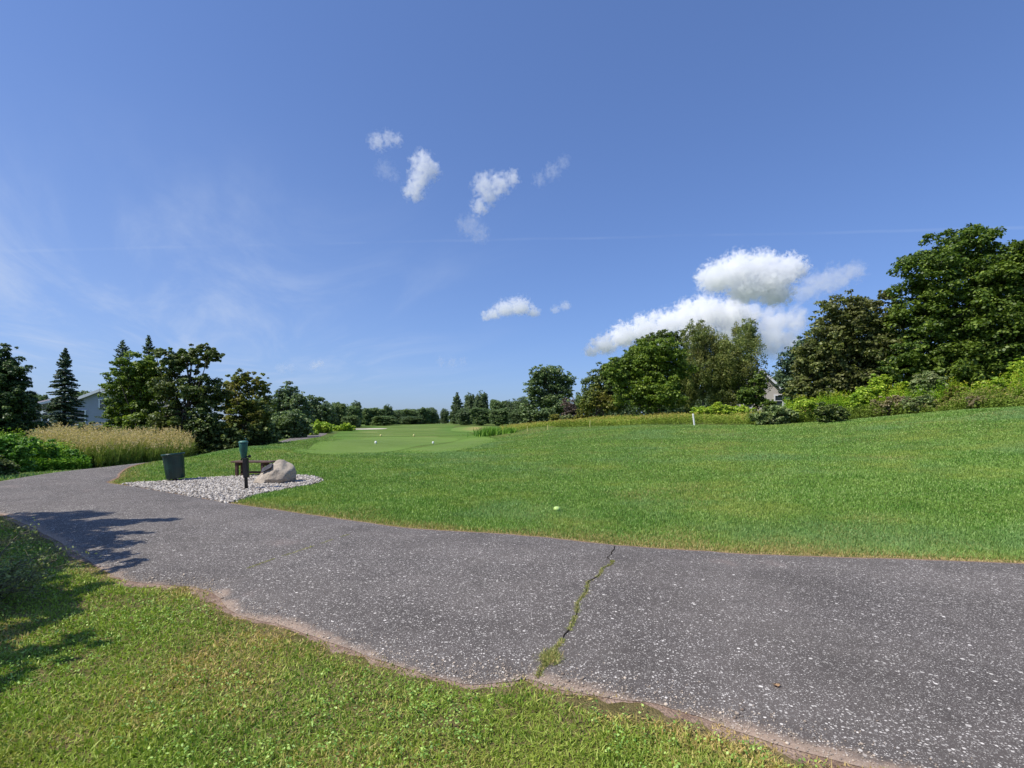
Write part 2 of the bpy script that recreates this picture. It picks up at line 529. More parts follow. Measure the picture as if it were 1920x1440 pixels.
dryp = smooth_line([at(*p) for p in [(845, 808), (880, 811), (930, 812), (960, 806), (930, 800.5), (880, 800), (850, 803), (845, 808)]], 5)
M_DRY = turf('dry rough grass', lin(150, 140, 84), lin(176, 152, 100), lin(140, 148, 80), .4, 2, 12, bump=.5, fade=lin(102, 128, 58), fw=4.0)
tag(sheet('dry_ground', dryp, M_DRY, .026, 2), kind='structure')

# ------------------------------------------------------------------ LAWN BLADES
def blades(x, y, h, w, lean, seed, z=None, curve=True):
    """bent two-part blades; returns V, quads, tris"""
    r = np.random.default_rng(seed)
    n = len(x)
    z = T(x, y) - .004 if z is None else z
    a = r.uniform(0, 2 * PI, n)
    la = r.uniform(0, 2 * PI, n)
    L = np.abs(r.normal(0, 1, n)) * lean
    sx, sy = np.cos(a) * w / 2, np.sin(a) * w / 2
    mx, my = np.cos(la) * L * h * .35, np.sin(la) * L * h * .35
    tx, ty = np.cos(la) * L * h * 1.1, np.sin(la) * L * h * 1.1
    zt = h * np.clip(1 - .35 * L, .35, 1)
    b0 = np.stack([x - sx, y - sy, z], 1); b1 = np.stack([x + sx, y + sy, z], 1)
    m0 = np.stack([x - sx * .8 + mx, y - sy * .8 + my, z + zt * .55], 1); m1 = np.stack([x + sx * .8 + mx, y + sy * .8 + my, z + zt * .55], 1)
    tp = np.stack([x + tx, y + ty, z + zt], 1)
    V = np.stack([b0, b1, m0, m1, tp], 1).reshape(-1, 3)
    i = np.arange(n) * 5
    return V, np.stack([i, i + 1, i + 3, i + 2], 1), np.stack([i + 2, i + 3, i + 4], 1)


def lawn_mat(name, green, green2, light, dry, extra=None, cool=None):
    m, nt, out = mat_new(name)
    b = NB(nt)
    p = b.pos()
    rnd = b.attr('rnd'); d = b.attr('dry')
    c = b.mix(b.ramp(b.noise(p, .9, 5, .62), .38, .62), green, green2)
    c = b.mix(b.math('MULTIPLY', b.ramp(rnd, .60, 1.0), .85), c, light)
    c = b.mix(b.math('MULTIPLY', b.ramp(rnd, .35, 0), .7), c, mul(green, .45))
    if extra:
        c = b.mix(b.math('MULTIPLY', b.ramp(b.noise(p, .35, 6, .7), .48, .66), .75), c, extra)
    if cool:
        c = b.mix(b.math('MULTIPLY', b.ramp(b.noise(b.n('ShaderNodeVectorMath', operation='ADD', i_0=p, i_1=(37.0, 11.0, 0)).outputs[0], .16, 5, .65), .47, .64), .7), c, cool)
    c = b.mix(b.ramp(d, .35, .75), c, dry)
    c = b.mix(b.math('MULTIPLY', b.ramp(d, .75, 1.0), .55), c, lin(214, 190, 140))
    pr = b.n('ShaderNodeBsdfPrincipled', i_Base_Color=c, i_Roughness=.5)
    pr.inputs['Specular IOR Level'].default_value = .25
    tr = b.n('ShaderNodeBsdfTranslucent', i_Color=b.mix(1.0, c, (1.0, 1.1, .5, 1), 'MULTIPLY'))
    mx = b.n('ShaderNodeMixShader', i_0=.3, i_1=pr.outputs[0], i_2=tr.outputs[0])
    nt.links.new(mx.outputs[0], out.inputs[0])
    return m


def scatter(n, dlo, dhi, plo, phi, power):
    """points thinning out with distance; power = exponent of area density"""
    e = 2 - power
    u = rng.random(n)
    d = (dlo ** e + u * (dhi ** e - dlo ** e)) ** (1 / e) if abs(e) > 1e-6 else dlo * (dhi / dlo) ** u
    x = (rng.uniform(plo, phi, n) - CX) / F * d
    return x, d


# foreground lawn (camera side of the path)
M_LAWN1 = lawn_mat('weedy lawn', lin(150, 172, 66), lin(118, 152, 54), lin(200, 212, 110), lin(206, 180, 116), extra=lin(180, 176, 84))
x, y = scatter(520000, 1.9, 9.5, -450, 2300, 1.7)
pt = NEAR[::1]
off = dist_line(x, y, NEAR)
inp = in_poly(x, y, PATH_POLY)
# beyond the path's low edge on the camera side
nearside = np.zeros(len(x), bool)
poly_near = np.concatenate([NEAR[:226], [(-14, 11), (-14, -2), (15, -2)]])
nearside = in_poly(x, y, poly_near)
ragg = .0 + .05 * snoise(x, y, 2.2, 3) + .035 * snoise(x, y, 9, 4)
thin = snoise(x, y, 3.5, 8) * .5 + snoise(x, y, 11, 9) * .3
bare = (off < .16) & (rng.random(len(x)) < .30 + thin)
thin = thin + .35 * np.clip(x / 1.2 + .3, 0, 1) * np.clip(1 - off / .8, 0, 1)
bare2 = (thin > .48) & (rng.random(len(x)) < .55)
so_ = np.where(inp, -off, off)
k = (nearside | (inp & (off < .12))) & (so_ > ragg) & ~bare & ~bare2
x, y, off = x[k], y[k], off[k]
dist = np.hypot(x, y)
patch = .5 + .5 * snoise(x, y, 1.6, 21)
h = (.018 + .024 * rng.random(len(x)) ** 1.8 + .014 * patch) * np.where(off < .12, .7, 1)
w = .0038 + .0013 * dist
dry = np.clip(rng.random(len(x)) * .54 + .20 * snoise(x, y, 1.9, 33) + .10 * snoise(x, y, 7, 36) + .34 * np.clip(1 - off / .30, 0, 1) + .18 * np.clip(x / 1.2 + .3, 0, 1) * np.clip(1 - off / .9, 0, 1), 0, 1)
V1, Q1, T1 = blades(x, y, h, w * rng.uniform(.6, 1.7, len(x)), 1.25, 5)
rn = np.clip(rng.random(len(x)) + .1 * snoise(x, y, 5, 2), 0, 1)
o = add('lawn_grass', mesh_np('lawn_grass', V1, [Q1, T1], M_LAWN1, {'rnd': ('FACE', np.concatenate([rn, rn])), 'dry': ('FACE', np.concatenate([dry, dry]))}))
tag(o, 'short weedy green grass on the camera side of the path', 'grass', kind='stuff')


def leaf_quads(c, nrm, size, asp, seed, upbias=0.0):
    """leaf-shaped faces (4 corners, pointed) centred at c"""
    r = np.random.default_rng(seed)
    n = len(c)
    nrm = nrm / (np.linalg.norm(nrm, axis=1)[:, None] + 1e-9)
    q = r.normal(size=(n, 3))
    q[:, 2] += upbias
    t = np.cross(nrm, q); t /= np.linalg.norm(t, axis=1)[:, None] + 1e-9
    b = np.cross(nrm, t)
    s = np.asarray(size)[:, None]
    p0 = c - t * s * .5; p2 = c + t * s * .5
    p1 = c + b * s * asp * .5 - t * s * .08; p3 = c - b * s * asp * .5 - t * s * .08
    V = np.stack([p0, p1, p2, p3], 1).reshape(-1, 3)
    i = np.arange(n) * 4
    return V, np.stack([i, i + 1, i + 2, i + 3], 1)


# clover and broad weeds among the near grass: rosettes
nx_ = 6500
x, y = scatter(nx_, 1.9, 7.5, -260, 1800, 1.4)
k = in_poly(x, y, poly_near) & (dist_line(x, y, NEAR) > .1) & (snoise(x, y, 2.2, 51) > -.15)
x, y = x[k], y[k]
m_ = 5
a = rng.uniform(0, 2 * PI, (len(x), m_)); rr = rng.uniform(.006, .035, (len(x), m_))
X = x[:, None] + np.cos(a) * rr; Y = y[:, None] + np.sin(a) * rr
Z = T(x, y)[:, None] + rng.uniform(.02, .055, X.shape)
C = np.stack([X.ravel(), Y.ravel(), Z.ravel()], 1)
N = np.stack([np.cos(a).ravel() * .5, np.sin(a).ravel() * .5, np.full(C.shape[0], 1.0)], 1) + rng.normal(0, .35, C.shape)
Vv, Qv = leaf_quads(C, N, rng.uniform(.007, .021, len(C)), .7, 3)
M_CLOV = leaf_mat('clover leaves', lin(122, 156, 72), lin(160, 186, 104), lin(78, 116, 46), transl=.3)
o = add('clover', mesh_np('clover', Vv, Qv, M_CLOV, {'rnd': ('FACE', rng.random(len(Qv)))}))
tag(o, 'clover and small broad leaved weeds in the foreground lawn', 'clover', kind='stuff')

M_THATCH = turf('lawn thatch', lin(124, 112, 70), lin(142, 126, 90), lin(98, 92, 52), 1.2, 6, 120, bump=1.0)
tag(sheet('lawn_ground', np.concatenate([NEAR[6:226:3], [(-13, 10.5), (-12, -2), (9, -2), (8, .3)]]), M_THATCH, .004, .6), kind='structure')

# the lawn beyond the path
M_LAWN2 = lawn_mat('dense lawn', lin(108, 150, 60), lin(132, 166, 72), lin(184, 208, 126), lin(184, 164, 106), extra=lin(158, 172, 82), cool=lin(132, 166, 104))
x, y = scatter(1150000, 5.3, 48, -400, 2700, 2.2)
inp = in_poly(x, y, PATH_POLY)
df = dist_line(x, y, FAR[:240])
ing = in_poly(x, y, GRAVEL)
dg = dist_line(x, y, GRAVEL)
tee = in_poly(x, y, SHORT) & (dist_line(x, y, SHORT) > 2.6 * rng.random(len(x)) ** 1.3)
px_ = x / y * F + CX
# outer limit of the lawn: the meadow edge
MEADOW_EDGE = [at(925, 820), at(960, 814), (2.3, 47.5)] + [at(1060, 802), at(1130, 799.5), at(1300, 796.5), at(1440, 796)] + \
              [at(1520, 792), at(1600, 786), at(1700, 777), at(1800, 769), at(1920, 762), (30, 23.5), (40, 20)]
MEADOW_EDGE = smooth_line(MEADOW_EDGE, 6)
mead_poly = np.concatenate([MEADOW_EDGE, [(70, 22), (90, 60), (60, 90), (-5, 90), (-5, 60)]])
inm = in_poly(x, y, mead_poly)
leftlim = in_poly(x, y, np.concatenate([FAR[200:], [(-40, 90), (-60, 60), (-60, 10), (-12, 10)]]))
poly_nearside = in_poly(x, y, poly_near)
tee = tee & (rng.random(len(x)) > .40)
k = ~inp & ~ing & ~tee & ~inm & ~poly_nearside & ~leftlim & (df > .012 + .02 * snoise(x, y, 6, 14)) & (dg > .02)
x, y, df, dg = x[k], y[k], df[k], dg[k]
dd = np.hypot(x, y)
eg = np.minimum(df, dg * 1.6)
patch = .5 + .5 * snoise(x, y, .8, 61)
h = (.030 + .026 * rng.random(len(x)) + .010 * patch) * np.where(eg < .1, .6, 1) * (1 + dd * .004)
w = .0013 + .0010 * dd
sh_ = in_poly(x, y, SHORT); h = np.where(sh_, h * np.clip(.9 - .3 * dist_line(x, y, SHORT), .35, .9), h)
dry = np.clip(rng.random(len(x)) * .38 + .14 * sh_ + .10 * snoise(x, y, .5, 34) + .06 * snoise(x, y, 2.2, 35)
              + .62 * np.clip(1 - eg / .13, 0, 1) + .40 * np.clip(1 - df / (1.3 + .7 * snoise(x, y, .9, 77)), 0, 1) + .16 * np.clip(snoise(x, y, .7, 78) - .35, 0, 1), 0, 1)
V1, Q1, T1 = blades(x, y, h, w * rng.uniform(.7, 1.4, len(x)), .6, 6)
rn = np.clip(rng.random(len(x)) + .08 * snoise(x, y, 1.3, 2), 0, 1)
o = add('fairway_rough', mesh_np('fairway_rough', V1, [Q1, T1], M_LAWN2, {'rnd': ('FACE', np.concatenate([rn, rn])), 'dry': ('FACE', np.concatenate([dry, dry]))}))
tag(o, 'dense mown green grass rising beyond the path', 'grass', kind='stuff')

# narrow verge left of the far path
x, y = scatter(30000, 10, 30, -150, 420, 2.0)
dl = dist_line(x, y, NEAR[205:])
k = (dl < 1.6) & ~in_poly(x, y, PATH_POLY) & in_poly(x, y, np.concatenate([NEAR[205:], [(-60, 80), (-60, 5), (-9, 5)]]))
x, y = x[k], y[k]; dd = np.hypot(x, y)
V1, Q1, T1 = blades(x, y, rng.uniform(.05, .12, len(x)), .0015 + .0014 * dd, .6, 8)
rn = rng.random(len(x)); dry = rn * .6
o = add('verge_grass', mesh_np('verge_grass', V1, [Q1, T1], M_LAWN2, {'rnd': ('FACE', np.concatenate([rn, rn])), 'dry': ('FACE', np.concatenate([dry, dry]))}))
tag(o, 'narrow grass verge between the curving path and the hedge', 'grass', kind='stuff')

# ------------------------------------------------------------------ crack with grass
CR = [at(*p) for p in [(1155, 1027), (1146, 1045), (1141, 1052), (1146, 1062), (1132, 1074), (1122, 1086), (1104, 1102), (1096, 1122), (1086, 1140), (1079, 1160), (1072, 1180), (1058, 1205), (1046, 1222), (1030, 1240), (1018, 1256), (1004, 1275)]]
CR = ragged(smooth_line(CR, 6), .012, 40, 14)
def crack():
    L = CR
    t = np.gradient(L, axis=0); t /= np.linalg.norm(t, axis=1)[:, None]
    nrm = np.stack([-t[:, 1], t[:, 0]], 1)
    s = np.arange(len(L))
    wd = .003 + .004 * (snoise(s * 1.0, s * 0.0, .5, 3) + 1) / 2
    wd[0] = wd[-1] = .001
    a = L + nrm * wd[:, None]; b = L - nrm * wd[:, None]
    Vv = np.concatenate([np.column_stack([a, path_z(a[:, 0], a[:, 1]) + .004]), np.column_stack([b, path_z(b[:, 0], b[:, 1]) + .004])])
    n = len(L); i = np.arange(n - 1)
    m = plain('crack soil', (.022, .019, .016, 1), 1, .3, 40, spec=.0)
    tag(add('path_crack', mesh_np('path_crack', Vv, np.stack([i, i + 1, i + 1 + n, i + n], 1), m)), kind='structure')
crack()
n = 3200
ti = rng.beta(1.5, 1.1, n) * (len(CR) - 1)
ti = np.clip(ti, 17, len(CR) - 2); i0 = ti.astype(int); fr = ti - i0
c = CR[i0] * (1 - fr)[:, None] + CR[i0 + 1] * fr[:, None]
gapm = snoise(ti, ti * 0, .6, 70) > -.7
sp = np.where(ti > 78, .0, 1)
x = c[:, 0] + rng.normal(0, .010, n); y = c[:, 1] + rng.normal(0, .010, n)
x, y = x[gapm], y[gapm]
cx_, cy_ = at(1032, 1243)
n2 = 650
x = np.concatenate([x, cx_ + rng.normal(0, .034, n2)]); y = np.concatenate([y, cy_ + rng.normal(0, .04, n2)])
h = np.concatenate([rng.uniform(.008, .022, gapm.sum()), rng.uniform(.015, .05, n2)])
V1, Q1, T1 = blades(x, y, h, rng.uniform(.003, .0065, len(x)), 1.1, 9, z=path_z(x, y))
rn = rng.random(len(x)); dry = np.clip(rng.random(len(x)) * .75, 0, 1)
M_CR = lawn_mat('crack grass', lin(140, 150, 82), lin(126, 136, 70), lin(200, 204, 124), lin(206, 184, 130))
o = add('crack_grass', mesh_np('crack_grass', V1, [Q1, T1], M_CR, {'rnd': ('FACE', np.concatenate([rn, rn])), 'dry': ('FACE', np.concatenate([dry, dry]))}))
tag(o, 'thin yellowish grass growing along the crack in the asphalt', 'grass', kind='stuff')

# faint weedy line across the asphalt further left
L2 = smooth_line([at(*q) for q in [(652, 1008), (610, 1022), (560, 1040), (510, 1056), (462, 1074)]], 10)
ti = rng.uniform(0, len(L2) - 1.01, 900); i0 = ti.astype(int); fr = ti - i0
c = L2[i0] * (1 - fr)[:, None] + L2[i0 + 1] * fr[:, None]
gk = snoise(ti, ti * 0, .5, 171) > 0
x = c[gk, 0] + rng.normal(0, .012, gk.sum()); y = c[gk, 1] + rng.normal(0, .012, gk.sum())
V1, Q1, T1 = blades(x, y, rng.uniform(.005, .013, len(x)), rng.uniform(.004, .007, len(x)), 1.1, 10, z=path_z(x, y))
rn = rng.random(len(x)); dry = rng.random(len(x)) * .8
o = add('crack_grass', mesh_np('crack_grass', V1, [Q1, T1], M_CR, {'rnd': ('FACE', np.concatenate([rn, rn])), 'dry': ('FACE', np.concatenate([dry, dry]))}))
tag(o, 'faint line of tiny weeds across the asphalt before the gravel bed', 'grass', kind='stuff')


def grit():
    n = 5200
    ti = rng.uniform(8, 215, n); i0 = ti.astype(int); fr = ti - i0
    t_ = np.gradient(NEAR, axis=0); t_ /= np.linalg.norm(t_, axis=1)[:, None]
    nn_ = np.stack([-t_[:, 1], t_[:, 0]], 1) * -sgn
    off_ = np.abs(rng.normal(0, .13, n)) - .03
    q = NEAR[i0] * (1 - fr)[:, None] + NEAR[i0 + 1] * fr[:, None] + nn_[i0] * off_[:, None]
    x, y = q[:, 0], q[:, 1]
    k = in_poly(x, y, PATH_POLY); x, y = x[k], y[k]; n = len(x)
    bm = bmesh.new(); bmesh.ops.create_icosphere(bm, subdivisions=1, radius=1)
    base = np.array([v.co[:] for v in bm.verts]); fc = np.array([[v.index for v in f.verts] for f in bm.faces]); bm.free()
    m = len(base); s = rng.uniform(.0015, .0055, n) * np.where(rng.random(n) < .04, 2.2, 1)
    P = base[None] * (1 + rng.uniform(-.3, .3, (n, m, 1))) * np.stack([s * rng.uniform(.8, 1.6, n), s, s * .7], 1)[:, None]
    V = P + np.stack([x, y, path_z(x, y) + s * .3], 1)[:, None]
    Fc = (fc[None] + (np.arange(n) * m)[:, None, None]).reshape(-1, 3)
    mt, nt, out = mat_new('loose grit')
    b = NB(nt); r = b.attr('rnd')
    c = b.mix(r, lin(112, 98, 86), lin(202, 186, 166))
    pr = b.n('ShaderNodeBsdfPrincipled', i_Base_Color=c, i_Roughness=.9)
    nt.links.new(pr.outputs[0], out.inputs[0])
    tag(add('grit', mesh_np('grit', V.reshape(-1, 3), Fc, mt, {'rnd': ('FACE', np.repeat(rng.random(n), len(fc)))})), 'loose sandy grit scattered along the low edge of the path', 'grit', kind='stuff')
grit()

# ------------------------------------------------------------------ gravel bed
M_GRB = turf('gravel base', lin(120, 114, 106), lin(140, 134, 126), lin(96, 90, 84), 3, 12, 50, bump=.9)
tag(sheet('gravel_ground', GRAVEL, M_GRB, .006, .4), kind='structure')
def gravel():
    n = 42000
    lo = GRAVEL.min(0); hi = GRAVEL.max(0)
    x = rng.uniform(lo[0] - .1, hi[0] + .1, n); y = rng.uniform(lo[1] - .1, hi[1] + .1, n)
    k = in_poly(x, y, GRAVEL) | ((dist_line(x, y, GRAVEL) < .09) & (rng.random(n) < .12))
    x, y = x[k], y[k]; n = len(x)
    s = rng.uniform(.011, .034, n)
    bm = bmesh.new(); bmesh.ops.create_icosphere(bm, subdivisions=1, radius=1)
    base = np.array([v.co[:] for v in bm.verts]); fc = np.array([[v.index for v in f.verts] for f in bm.faces]); bm.free()
    m = len(base)
    a = rng.uniform(0, 2 * PI, n); ca, sa = np.cos(a), np.sin(a)
    P = base[None] * (1 + rng.uniform(-.28, .28, (n, m, 1))) * np.stack([s * rng.uniform(.8, 1.5, n), s * rng.uniform(.7, 1.1, n), s * rng.uniform(.45, .9, n)], 1)[:, None]
    tl = rng.uniform(-.6, .6, n)
    xx = P[..., 0] * ca[:, None] - P[..., 1] * sa[:, None]; yy = P[..., 0] * sa[:, None] + P[..., 1] * ca[:, None]; zz = P[..., 2] + P[..., 0] * tl[:, None]
    V = np.stack([xx + x[:, None], yy + y[:, None], zz + (T(x, y) + rng.uniform(.0, .03, n))[:, None]], -1).reshape(-1, 3)
    Fc = (fc[None] + (np.arange(n) * m)[:, None, None]).reshape(-1, 3)
    rn = np.repeat(rng.random(n), len(fc))
    mt, nt, out = mat_new('crushed stone')
    b = NB(nt); r = b.attr('rnd')
    c = b.mix(b.ramp(r, 0, 1), lin(112, 106, 98), lin(204, 198, 188))
    c = b.mix(b.math('MULTIPLY', b.ramp(r, .12, .0), .8), c, lin(70, 64, 60))
    c = b.mix(b.math('MULTIPLY', b.noise(b.pos(), 60, 4), .3), c, lin(160, 140, 118))
    pr = b.n('ShaderNodeBsdfPrincipled', i_Base_Color=c, i_Roughness=.85)
    nt.links.new(pr.outputs[0], out.inputs[0])
    tag(add('gravel', mesh_np('gravel', V, Fc, mt, {'rnd': ('FACE', rn)})), 'bed of pale crushed stone beside the path', 'gravel', kind='stuff')
gravel()

# ------------------------------------------------------------------ BIN
def ground3(px, py):
    x, y = at(px, py)
    return Vector((x, y, Tz(x, y)))


M_BIN = plain('dark green plastic', (.007, .034, .028, 1), .38, .2, 5, spec=.5)
M_BIN2 = plain('bin rim green', (.010, .044, .036, 1), .35, .2, 5, spec=.5)
M_BLK = plain('black painted steel', (.012, .011, .013, 1), .45, .3, 14, spec=.4)
b0 = ground3(330, 902.5)
t = empty('litter_bin', b0, 'dark green round litter bin leaning slightly on the gravel bed', 'litter bin')
t.rotation_euler = (R(-2), R(-6), R(20))
bm = bmesh.new(); lathe(bm, [(.20, .07), (.212, .085), (.232, .40), (.246, .70), (.252, .715), (.232, .72), (.215, .40), (.2, .12)], 32)
bm_obj('body', bm, M_BIN, t)
bm = bmesh.new(); lathe(bm, [(.250, .690), (.272, .700), (.276, .735), (.262, .748), (.235, .738), (.234, .712)], 32)
bm_obj('rim', bm, M_BIN2, t)
bm = bmesh.new()
for k in range(16):
    a = 2 * PI * k / 16
    box(bm, Vector((math.cos(a) * .232, math.sin(a) * .232, .38)), (.005, .010, .56), Matrix.Rotation(a, 3, 'Z') @ Matrix.Rotation(R(3.4), 3, 'Y'), .003)
bm_obj('side_rib', bm, M_BIN2, t)
bm = bmesh.new(); lathe(bm, [(.035, -.08), (.035, .085)], 12); bm_obj('stand', bm, M_BLK, t)

# ------------------------------------------------------------------ BENCH
M_WOOD = plain('weathered dark wood', lin(92, 70, 58), .75, .35, 9, bump=.5)
M_WOODL = plain('dark brown wood leg', lin(74, 50, 40), .75, .35, 9, bump=.5)
c0 = ground3(472, 894.5); c0.y += .15; c0.z = Tz(c0.x, c0.y)
t = empty('bench', c0, 'low dark brown backless wooden bench behind the boulder', 'bench', rz=R(-4))
bm = bmesh.new()
for k in range(3):
    box(bm, Vector((0, -.135 + .135 * k, .425)), (1.18, .125, .042))
bm_obj('seat', bm, M_WOOD, t, smooth=False)
for sx in (-.44, .32):
    for sy in (-.13, .13):
        bm = bmesh.new(); box(bm, Vector((sx, sy, .19)), (.075, .075, .425)); bm_obj('leg', bm, M_WOODL, t, smooth=False)
    bm = bmesh.new(); box(bm, Vector((sx, 0, .355)), (.05, .18, .09)); bm_obj('crosspiece', bm, M_WOODL, t, smooth=False)
bm = bmesh.new(); box(bm, Vector((-.06, 0, .12)), (.684, .05, .06)); bm_obj('stretcher', bm, M_WOODL, t, smooth=False)

# ------------------------------------------------------------------ BALL WASHER
w0 = ground3(462, 918.5)
t = empty('ball_washer', w0, 'green golf ball washer on a black post in the gravel', 'ball washer')
t.rotation_euler = (0, R(-2.2), 0)
M_WG = plain('green enamel', lin(44, 92, 82), .42, .25, 9, spec=.5)
M_WG2 = plain('pale green enamel', lin(78, 124, 112), .42, .2, 9, spec=.5)
M_TOWEL = plain('faded green cloth', lin(60, 96, 86), .95, .3, 20, bump=.6)
bm = bmesh.new(); lathe(bm, [(.040, -.1), (.038, .30), (.034, .86)], 18); bm_obj('post', bm, M_BLK, t)
bm = bmesh.new(); box(bm, Vector((.012, -.005, .52)), (.105, .10, .46), None, .012); bm_obj('housing', bm, M_BLK, t, smooth=False)
bm = bmesh.new(); lathe(bm, [(.045, .74), (.062, .78), (.075, .86), (.088, .93), (.094, 1.06), (.094, 1.10)], 24, Matrix.Translation((-.03, 0, 0))); bm_obj('tank', bm, M_WG, t)
bm = bmesh.new(); lathe(bm, [(.098, 1.098), (.105, 1.106), (.104, 1.128), (.085, 1.146), (.03, 1.153)], 24, Matrix.Translation((-.03, 0, 0))); bm_obj('lid', bm, M_WG2, t)
bm = bmesh.new(); lathe(bm, [(.010, 1.14), (.010, 1.19)], 10, Matrix.Translation((.03, 0, 0)))
lathe(bm, [(.006, 1.188), (.020, 1.192), (.022, 1.206), (.012, 1.214)], 12, Matrix.Translation((.03, 0, 0))); bm_obj('plunger', bm, M_WG, t)
bm = bmesh.new(); bmesh.ops.create_icosphere(bm, subdivisions=2, radius=.036, matrix=Matrix.Translation((.105, 0, .78)))
box(bm, Vector((.07, 0, .78)), (.06, .025, .025)); bm_obj('knob', bm, M_BLK, t)
bm = bmesh.new(); box(bm, Vector((-.055, -.01, .73)), (.07, .02, .03)); box(bm, Vector((-.085, -.01, .715)), (.025, .025, .05)); bm_obj('bracket', bm, M_BLK, t, smooth=False)

# ------------------------------------------------------------------ BOULDER
r0 = ground3(505, 908.5); r0.y += .3; r0.z = Tz(r0.x, r0.y)
t = empty('boulder', r0, 'pale tan boulder with a dark plaque on its sloping face', 'boulder')
pts = [(-.56, -.10, -.06), (-.52, -.28, -.06), (-.22, -.40, -.08), (.30, -.36, .02), (.46, -.16, -.06), (.56, .02, .16), (.565, .02, .33), (.50, .0, .47), (.24, .0, .63), (.10, -.02, .625),
       (-.02, -.14, .52), (-.30, -.16, .28), (-.34, .16, .22), (.34, .26, .50), (.1, .42, -.06), (-.42, .25, -.06), (.48, .30, -.06), (.40, -.28, .26), (.02, -.36, .16), (.16, -.30, .40)]
bm = bmesh.new()
for p in pts: bm.verts.new(Vector(p) * .96)
bmesh.ops.convex_hull(bm, input=bm.verts)
bmesh.ops.delete(bm, geom=[v for v in bm.verts if not v.link_faces], context='VERTS')
for _ in range(5):
    bmesh.ops.subdivide_edges(bm, edges=[e for e in bm.edges if e.calc_length() > .035], cuts=1)
    bmesh.ops.triangulate(bm, faces=[f for f in bm.faces if len(f.verts) > 3])
for _ in range(4): bmesh.ops.smooth_vert(bm, verts=bm.verts, factor=.5, use_axis_x=True, use_axis_y=True, use_axis_z=True)
bm.normal_update()
mv = []
for v in bm.verts:
    q = v.co
    n1 = mnoise.fractal(q * 3.2 + Vector((4, 1, 2)), 1.0, 2.0, 5)
    rdg = 1 - abs(mnoise.noise(q * 4.5 + Vector((1, 7, 3)))) * 2
    mv.append(v.normal * (n1 * .028 + (rdg - .5) * .014) + (Vector((0, .10, 0)) if (q.z < .12 and q.x > -.1 and q.y < 0) else Vector((0, 0, 0))) * (1 - q.z / .12 if q.z < .12 else 0))
for v, d_ in zip(bm.verts, mv): v.co += d_
m, nt, out = mat_new('tan granite')
b = NB(nt); p = b.obj()
c = b.mix(b.ramp(b.noise(p, 3.5, 6, .6), .35, .65), lin(186, 172, 152), lin(156, 144, 130))
c = b.mix(b.math('MULTIPLY', b.ramp(b.noise(p, 7, 6, .7, .6), .52, .66), .6), c, lin(216, 204, 186))
c = b.mix(b.math('MULTIPLY', b.ramp(b.noise(p, 11, 6, .7, .4), .58, .70), .6), c, lin(104, 92, 84))
c = b.mix(b.math('MULTIPLY', b.noise(p, 90, 3), .3), c, lin(96, 84, 76))
pr = b.n('ShaderNodeBsdfPrincipled', i_Base_Color=c, i_Roughness=.85)
bp = b.n('ShaderNodeBump', i_Height=b.noise(p, 14, 8, .7), i_Strength=.7, i_Distance=.03)
nt.links.new(bp.outputs[0], pr.inputs['Normal']); nt.links.new(pr.outputs[0], out.inputs[0])
rock = bm_obj('stone', bm, m, t)
bpy.context.view_layer.update()
# plaque laid on the sloping left face
hit = rock.data
import mathutils.bvhtree as bvt
bv = bvt.BVHTree.FromPolygons([v.co[:] for v in hit.vertices], [p.vertices[:] for p in hit.polygons])
dirv = (P3(499, 881, 13) - Vector((0, 0, CAM_H))).normalized()
loc, nor, idx, dst = bv.ray_cast(Vector((0, 0, CAM_H)) - r0, dirv)
pn = (nor * .9 + Vector((-.42, -.62, .66)) * .1).normalized() if nor else Vector((-.42, -.62, .66)).normalized()
M_PLQ = plain('bronze plaque', lin(52, 50, 56), .55, .25, 30)
bm = bmesh.new()
zx = Vector((.72, -.18, .50)); zx = (zx - pn * zx.dot(pn)).normalized(); zy = pn.cross(zx)
rotm = Matrix((zx, zy, pn)).transposed()
box(bm, Vector((0, 0, 0)), (.31, .17, .03), rotm, .006)
for k in range(5):
    wd = (.20, .24, .16, .22, .12)[k]
    box(bm, rotm @ Vector((0, .052 - .026 * k, .0165)), (wd, .006, .003), rotm, 0)
bm_obj('plaque', bm, M_PLQ, t, loc=(loc if loc else Vector((-.1, -.2, .4))) + pn * .008, smooth=False)

# ------------------------------------------------------------------ small things
M_WHITE = plain('white paint', (.78, .78, .74, 1), .5, .05, 6)
M_YEL = plain('pale yellow paint', (.66, .60, .22, 1), .5, .05, 6)
for (px, py, lb) in [(704.5, 832.5, 'front left'), (812, 832.5, 'front right'), (714, 818.5, 'rear left'), (776, 818.5, 'rear right')]:
    p = ground3(px, py)
    bm = bmesh.new(); s = .78 if py > 825 else .9
    lathe(bm, [(.05 * s, -.02), (.085 * s, .02), (.10 * s, .09), (.08 * s, .155), (.03 * s, .185)], 14)
    o = bm_obj('tee_marker', bm, M_WHITE if py > 825 else M_YEL, None, p)
    tag(o, f'small {"white" if py > 825 else "pale yellow"} round tee marker, {lb.split()[1]} one of the {"nearer" if py > 825 else "farther"} pair on the tee', 'tee marker', 'tee markers')
p = ground3(1044, 960)
bm = bmesh.new(); bmesh.ops.create_icosphere(bm, subdivisions=3, radius=.06)
for v in bm.verts:
    v.co.z *= .78
    rr_ = math.hypot(v.co.x, v.co.y)
    if v.co.z > 0: v.co.z -= .02 * math.exp(-(rr_ / .014) ** 2)
    v.co *= 1 + .05 * mnoise.noise(v.co * 20)
p.z += .052
tag(bm_obj('fallen_fruit', bm, plain('pale green skin', lin(178, 204, 116), .4, .12, 12), None, p), 'pale green apple-like ball lying in the lawn near the path', 'ball')

